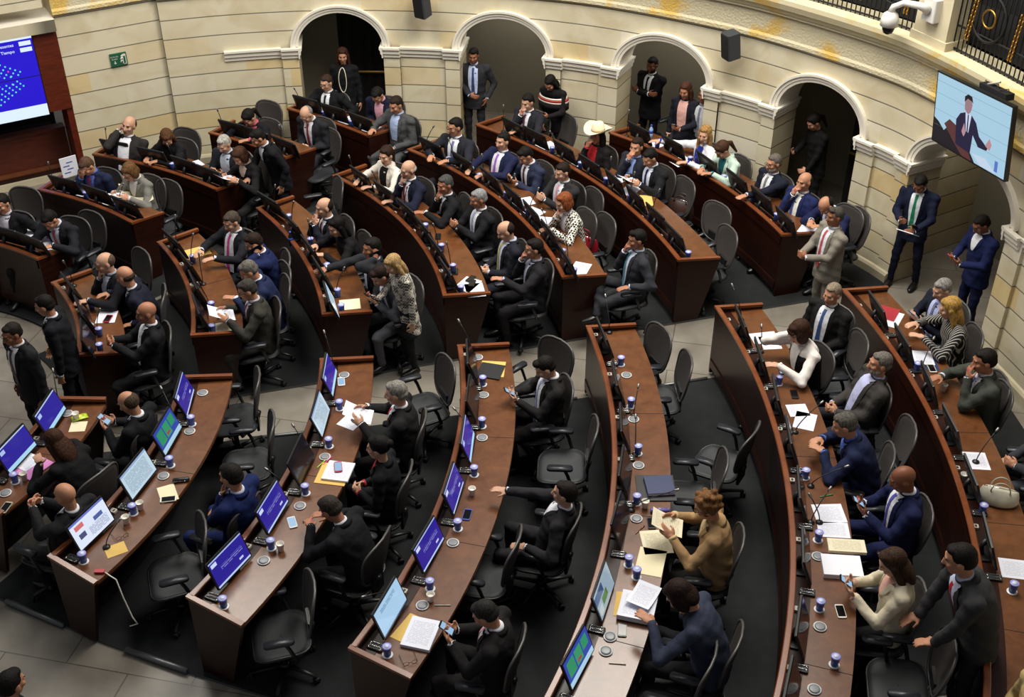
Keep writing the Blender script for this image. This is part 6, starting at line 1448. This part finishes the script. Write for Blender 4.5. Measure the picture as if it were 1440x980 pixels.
for x, y, r_, lab, kw in ((237, 703, 10, 'phone with white rim on folded paper, second near desk', dict(case=M_white)), (480, 537, 100, 'white phone lying face down near the pale screen, third near desk', dict(case=M_white, lit=True)), (476, 660, 100, 'red-rimmed phone on the white paper stack, third near desk', dict(case=M_redcase, lit=True)), (411, 735, 110, 'white phone glowing below a blue screen, third near desk', dict(case=M_white, lit=True)), (657, 724, 80, 'blue phone beside the fourth monitor, fourth near desk', dict(case=M_bluecase)), (916, 736, 90, 'black phone below the purple pen case', dict()), (875, 886, 85, 'large black phone below the document book, fifth near desk', dict()), (1117, 555, 90, 'black phone below the hand of the white blouse sitter', dict()), (1100, 521, 90, 'grey phone touched by the sitter in white blouse', dict(lit=True)), (1182, 860, 90, 'white and red phone on the sixth near desk by the cream jacket', dict(case=M_white)), (1310, 519, 90, 'white phone below the blue folder, outermost near desk', dict(case=M_white)), (152, 449, 85, 'dark red phone on white paper, innermost middle desk', dict(case=M_redcase)), (662, 393, 60, 'black phone on scattered papers, upper of two', dict()), (664, 399, 80, 'black phone on scattered papers, lower of two', dict()), (8, 714, 80, 'silver phone at the left edge, innermost near desk', dict(case=M_silver)), (640, 382, 90, 'dark phone beside the cup, fourth middle-block desk', dict()), (616, 333, 90, 'black telephone handset on the fourth middle-block desk', dict())):
    ph = dphone(x, y, r_, lab, **kw)
    if (x, y) in ((476, 660),): ph.location.z += .03
    if (x, y) in ((237, 703), (152, 449), (662, 393), (664, 399), (1310, 519)): ph.location.z += .006
def pen(x, y, r_, lab, m, z=0):
    o = thing('pen', lab, 'pen', at(x, y, ZT+.006+z), R(r_)); mb = MB(); mb.tube([(-.07, 0, 0), (-.062, 0, 0), (.055, 0, 0)], [.001, .0045, .0045], m, 8); mb.build('barrel', o); mb = MB(); mb.tube([(.02, 0, 0), (.07, 0, 0)], .0055, m, 8); mb.build('cap', o)
pen(622, 851, 0, 'silver pen on the fourth near desk right of the pale screen', M_silver); pen(868, 933, -5, 'white pen alone at the end of the fifth near desk', M_white); pen(1162, 697, 15, 'green pen standing by the microphone, sixth near desk', mat('green_pen', srgb('2f8a4a'), .4)); pen(1090, 482, -40, 'black pen on white sheets, sixth near desk', M_black, .004); pen(900, 745, 50, 'brown pen beside the cable outlet, fifth near desk', M_rim); pen(452, 652, 60, 'green marker beside the manila folder', mat('neon_green', srgb('a8e040'), .5)); pen(460, 648, 60, 'pink marker beside the manila folder', mat('neon_pink', srgb('f04a98'), .5)); pen(655, 413, -30, 'blue pen on white papers, end of fourth middle desk', M_bluecase, .004)
def specs(x, y, r_, lab):
    o = thing('spectacles', lab, 'glasses', at(x, y, ZT+.02), R(r_)); mb = MB()
    for s in (-1, 1): mb.tube([(s*.034+.024*math.cos(a), 0, .019*math.sin(a)) for a in [i*PI/8 for i in range(16)]], .002, M_lens, 5, closed=True)
    mb.tube([(-.01, 0, .004), (.01, 0, .004)], .002, M_lens, 5); mb.build('rims', o)
    for s in (-1, 1): mb = MB(); mb.tube([(s*.058, 0, .006), (s*.06, .12, -.012)], .002, M_lens, 5); mb.build('temple_arm', o)
specs(577, 932, 20, 'folded black spectacles at the end of the fourth near desk'); specs(484, 384, 60, 'spectacles on the third middle-block desk by the phone caller'); specs(172, 755, 40, 'thin spectacles above the yellow note, second near desk')
o = thing('snack_packet', 'yellow green snack packet on the innermost near desk', 'packet', at(112, 588, ZT), R(30)); mb = MB(); mb.loft([(V((-.08, 0, .006)), Y_, Z, .045, .003), (V((-.06, 0, .012)), Y_, Z, .048, .012), (V((.05, 0, .012)), Y_, Z, .048, .012), (V((.08, 0, .006)), Y_, Z, .045, .003)], mat('packet_green', srgb('a8c02a'), .35, var=.4, vscale=30), 12); mb.build('wrapper', o); mb = MB(); mb.ell((0, 0, .024), (.03, .02, .002), mat('packet_yellow', srgb('e8e060'), .4)); mb.build('printed_patch', o)
for x, y, lab in ((915, 193, 'clear blue water bottle on white sheet, outermost middle desk'), (410, 345, 'small dark water bottle before the long black haired sitter')):
    o = thing('water_bottle', lab, 'bottle', at(x, y, ZT)); mb = MB(); mc = mat('bottle_plastic', srgb('9db8e0'), .15) if x > 500 else mat('dark_bottle', srgb('20242c'), .2)
    mb.lathe([(.025, 0), (.03, .005), (.03, .06), (.028, .07), (.03, .08), (.03, .13), (.014, .165), (.013, .18)], mc, 14); mb.build('bottle_body', o); mb = MB(); mb.lathe([(.016, .178), (.016, .198), (.012, .2)], M_bluecase, 12); mb.build('bottle_cap', o); mb = MB(); mb.lathe([(.0305, .07), (.0308, .115)], M_bluecase, 14); mb.build('bottle_label', o)
# bags
def handbag(loc, rz, m, lab, w=.36, h=.22, d=.13, straps=True):
    o = thing('handbag', lab, 'bag', loc, rz); mb = MB(); mb.loft([(V((0, 0, .01)), X_, Y_, w*.50, d*.50), (V((0, 0, .04)), X_, Y_, w*.54, d*.56), (V((0, 0, h*.6)), X_, Y_, w*.52, d*.45), (V((0, 0, h*.95)), X_, Y_, w*.47, d*.20), (V((0, 0, h)), X_, Y_, w*.44, d*.1)], m, 20)
    mb.build('bag_body', o); mb = MB(); mb.tube([(-w*.44, 0, h), (w*.44, 0, h)], .005, M_chrome, 6); mb.build('zip', o)
    if straps:
        for s in (-1, 1): mb = MB(); mb.tube([(w*.25*math.cos(a), s*d*.22, h*.9+.11*math.sin(a)) for a in [PI*i/10 for i in range(11)]], .007, m, 6); mb.build('strap', o)
p = at(820, 343, .62); handbag((p.x, p.y, .50), R(-30), mat('red_leather', srgb('8e1424'), .35), 'red leather handbag on the chair beside the checked jacket', .42, .24, .16)
p = at(957, 296, .6); handbag((p.x, p.y, .50), R(-35), mat('brown_leather', srgb('3e2a26'), .4), 'dark brown leather bag on an empty chair of the sixth middle row', .38, .26, .18)
p = at(1237, 925, .35); handbag((p.x, p.y, .05), R(80), mat('pale_pink_leather', srgb('b09a94'), .5), 'pale pink handbag with long strap beside the cream jacket sitter', .34, .30, .16)
p = at(1402, 705, ZT); handbag((p.x, p.y, ZT), R(-20), mat('white_canvas', srgb('b9b4a4'), .8, var=.3), 'crumpled white and black bag on the outermost near desk', .34, .16, .20)
# easel board by the dais
p = at(98, 237, .75); o = thing('notice_board', 'small white notice board with blue markings at the dais corner', 'board', (p.x, p.y, 0), yawd+R(8))
mb = MB(); mb.box((0, 0, .78), (.24, .015, .30), M_paper); mb.build('board', o); mb = MB()
for s in (-1, 1): mb.tube([(s*.09, .02, .63), (s*.14, .0, 0)], .008, M_silver, 6)
mb.tube([(0, .03, .63), (0, .2, 0)], .008, M_silver, 6); mb.build('tripod', o)
for i in range(4): mb = MB(); mb.box((-.04+.05*(i % 2), -.009, .70+.05*i), (.09, .003, .012), M_bluecase); mb.build('printed_mark', o)
# television
TVc = V((5.07, 12.30, 2.886)); al, ti, ro, tw = -1.335, .052, .12, 1.48
t_ = V((math.cos(al), math.sin(al), 0)); n_ = V((t_.y, -t_.x, 0)); n_ = n_ if n_.dot(V((-1, -1, 0))) > 0 else -n_
u_ = Z*math.cos(ti)+n_*math.sin(ti); T2 = t_*math.cos(ro)+u_*math.sin(ro); U2 = -t_*math.sin(ro)+u_*math.cos(ro); N2 = T2.cross(U2); N2 = N2 if N2.dot(n_) > 0 else -N2
tv = thing('television', 'wall-mounted television showing a speaker in dark suit, above the fifth arch', 'television', TVc)
th_ = tw*9/16
def tvp(x, y, z): return T2*x+U2*y+N2*z          # x right, y up in metres from the centre
def tvbox(mb, x0, x1, y0, y1, z0, z1, m):
    P_ = [tvp(x, y, z) for z in (z0, z1) for x, y in ((x0, y0), (x1, y0), (x1, y1), (x0, y1))]; mb.add(P_, [(3, 2, 1, 0), (4, 5, 6, 7), (0, 1, 5, 4), (1, 2, 6, 5), (2, 3, 7, 6), (3, 0, 4, 7)], m)
mb = MB(); tvbox(mb, -tw/2, tw/2, -th_/2, th_/2, -.05, 0, M_black); mb.build('tv_body', tv)
def em(n, c, s=1.0): return mat('tv_'+n, (0, 0, 0), .4, emit=srgb(c), estr=s)
mb = MB(); w2, h2 = tw/2-.02, th_/2-.02
tvbox(mb, -w2, w2, -h2, h2, 0, .002, em('wall', 'a6cbe0', 1.0))
for y in (-.02, .17, .31, -.2): tvbox(mb, -w2, w2, y, y+.004, .002, .003, em('line', '7f9fae'))
def poly(pts, c, z):
    mb.add([tvp(x, y, z) for x, y in pts], [tuple(range(len(pts)))], em(c, c))
poly([(-w2, -h2), (-w2, -.12), (-.62, -.15), (-.5, -.22), (-.36, -.10), (-.16, -.14), (.12, -.36), (.16, -h2)], '1e1a22', .003)
poly([(-.50, -.14), (-.40, -.06), (-.26, -.09), (.02, -.30), (.10, -h2), (-.1, -h2), (-.3, -.28)], '5a3436', .004)
poly([(-.24, -.30), (-.27, -.02), (-.20, .07), (-.10, .11), (.02, .11), (.12, .05), (.20, -.08), (.34, -.14), (.42, -.10), (.36, -.19), (.20, -.20), (.08, -.10), (.06, -.32)], '221f3c', .005)
poly([(-.10, .11), (-.06, -.10), (-.01, -.10), (.02, .11)], 'c8d4ec', .006); poly([(-.05, .10), (-.045, -.10), (-.02, -.10), (-.03, .10)], '18162a', .007)
poly([(-.12, .14), (-.13, .24), (-.08, .29), (-.01, .28), (.02, .22), (.0, .14), (-.05, .10)], '9a7a80', .007); poly([(-.135, .22), (-.14, .28), (-.08, .32), (.0, .31), (.03, .24), (.0, .26), (-.08, .27)], '1c1620', .008)
poly([(.33, -.14), (.40, -.04), (.45, -.10), (.42, -.17)], 'b58a90', .007); poly([(-.14, -.12), (-.10, -.01), (-.06, -.12), (-.09, -.17)], 'b58a90', .008)
poly([(.10, -.30), (.36, -.28), (.56, -.38), (.28, -.39)], 'c4d4e8', .006); poly([(.54, -.36), (.54, -.24), (.60, -.24), (.60, -.36)], '5a78c8', .007)
mb.build('tv_screen', tv)
mb = MB(); wb = wpt(s_of(5.38, 12.8)); rel = wb-TVc; rel.z = 0
mb.tube([tvp(0, 0, -.05), V((rel.x, rel.y, 0))], .03, M_black, 8); mb.tube([tvp(-.3, .1, -.05), tvp(.3, .1, -.05)], .015, M_black, 6); mb.build('wall_bracket', tv)
mb = MB(); tvbox(mb, .0, .5, th_/2-.02, th_/2+.05, -.16, -.06, M_blackm); mb.tube([tvp(.1, th_/2+.05, -.1), tvp(.28, th_/2+.12, -.12)], .014, M_silver, 8); mb.tube([tvp(.5*i/8, th_/2+.06+.03*math.sin(i*2.1), -.1-.03*math.cos(i*1.7)) for i in range(9)], .006, M_blackm, 5); mb.build('cable_tray', tv)
# security dome camera on the upper pier
pc = at(1306, 33, 3.62); s_, _w = piers[0]; pw, tt, nn = wfr(s_); c0 = pw+nn*.14; 
t0_ = V((c0.x, c0.y, 3.72)); o = thing('security_camera', 'white dome security camera on a curved arm above the ledge', 'camera', t0_)
rtm = V((-.95, -.3, 0)).normalized()
mb = MB(); mb.box((0, 0, 0), (.13, .20, .26), mat('camera_white', srgb('d8d6d2'), .4), rz=math.atan2(tt.y, tt.x)+PI/2, bev=.01); mb.build('mount_box', o)
mb = MB(); mb.tube([nn*.06, nn*.16+V((0, 0, .05))+tt*-.06, nn*.24+tt*-.22+V((0, 0, .05)), nn*.28+tt*-.34+V((0, 0, -.03)), nn*.28+tt*-.36+V((0, 0, -.10))], [.055, .042, .036, .036, .045], MATS['camera_white'], 12); mb.build('arm', o)
dc = nn*.28+tt*-.36
mb = MB(); mb.lathe([(.03, -.08), (.085, -.12), (.105, -.18), (.105, -.26), (.085, -.265)], MATS['camera_white'], 20, c=dc); mb.build('housing', o)
mb = MB(); mb.lathe([(.075, -.262), (.073, -.30), (.055, -.345), (.02, -.365)], mat('dome_glass', srgb('0c0c10'), .08), 20, c=dc); mb.build('dome', o)
# loudspeakers on the wall
M_spk = mat('speaker_grey', srgb('33363b'), .6)
for px, py, zc, lab in ((1043, 64, 2.62, 'dark grey box loudspeaker on the wall between third and fourth arch'), (595, 5, 2.75, 'dark grey loudspeaker at the top edge between first and second arch')):
    u, v = px-720, py-490; rat = u/(1382-v*math.sin(PITCH)); s_ = min((abs(wpt(s).x/(wpt(s).y-.18)-rat), s) for s in [WL*i/900 for i in range(900)])[1]; p, t, n = wfr(s_); c = p+n*.24
    zc = CAMH-(p.y-.2)*math.tan(PITCH-math.atan(-v/FPX)); o = thing('loudspeaker', lab, 'speaker', V((c.x, c.y, zc)), math.atan2(t.y, t.x)-.5)
    mb = MB(); mb.box((0, 0, 0), (.20, .20, .36), M_spk, M=Matrix.Rotation(R(8), 4, 'X'), bev=.02); mb.build('speaker_box', o)
    mb = MB(); mb.box((0, 0, 0), (.17, .004, .33), M_blackm, M=Matrix.Rotation(R(8), 4, 'X') @ Matrix.Translation((0, .102 if n.dot(V((math.cos(o.rotation_euler.z+PI/2), math.sin(o.rotation_euler.z+PI/2), 0))) > 0 else -.102, 0))); mb.build('grille', o)
    mb = MB(); Q = Matrix.Rotation(-o.rotation_euler.z, 3, 'Z'); mb.tube([Q @ (-n*.08), Q @ (-n*.25)], .018, M_silver, 8); mb.build('bracket', o)

cb = thing('charging_cable', 'white cable hanging from the near end of the second near desk', 'cable', at(148, 806, ZT))
mb = MB(); o_ = cb.location; e1 = at(160, 815, ZT)-o_; mb.tube([(0, 0, .012), (e1.x*.6, e1.y*.6, .015), (e1.x+.02, e1.y, .0), (e1.x+.05, e1.y-.02, -.20), (e1.x+.10, e1.y-.05, -.42), (e1.x+.13, e1.y-.05, -.50), (e1.x+.06, e1.y-.06, -.52)], .006, M_white, 6); mb.build('cord', cb)
mb = MB(); mb.box((-.05, .01, .012), (.09, .04, .02), M_redcase, bev=.008); mb.build('plug', cb)
# ================================================================ LIGHT
def area(name, loc, size, energy, col=(1, .95, .86), rot=(0, 0, 0), sy=None):
    l = bpy.data.lights.new(name, 'AREA'); l.energy = energy; l.color = col; l.shape = 'RECTANGLE'; l.size = size; l.size_y = sy or size
    o = bpy.data.objects.new(name, l); COL.objects.link(o); o.location = loc; o.rotation_euler = rot; return o
area('ceiling_light', (2.0, 13.0, 9.5), 4.0, 950, rot=(R(8), 0, 0))
area('ceiling_light', (-4.5, 13.5, 9.0), 3.5, 560)
area('ceiling_light', (2.2, 9.2, 9.8), 3.0, 290)
area('ceiling_light', (-4.5, 8.0, 9.8), 2.5, 50)
for _s in (ARCH[1], ARCH[2]):
    _p = wpt((_s[0]+_s[1])/2)-wfr((_s[0]+_s[1])/2)[2]*1.0; area('corridor_light', (_p.x, _p.y, 2.6), .7, 14)
_p = wpt(ARCH[4][0])-wfr(ARCH[4][0])[2]*.9; area('corridor_light', (_p.x, _p.y, 2.6), .7, 9)
W_ = bpy.data.worlds.new('World'); SC.world = W_; W_.use_nodes = True
W_.node_tree.nodes['Background'].inputs[0].default_value = (.9, .93, 1, 1); W_.node_tree.nodes['Background'].inputs[1].default_value = .14
SC.view_settings.view_transform = 'Standard'; SC.view_settings.look = 'None'; SC.view_settings.gamma = 1; SC.view_settings.use_curve_mapping = False
SC.view_settings.exposure = 0.0
bpy.context.view_layer.update()
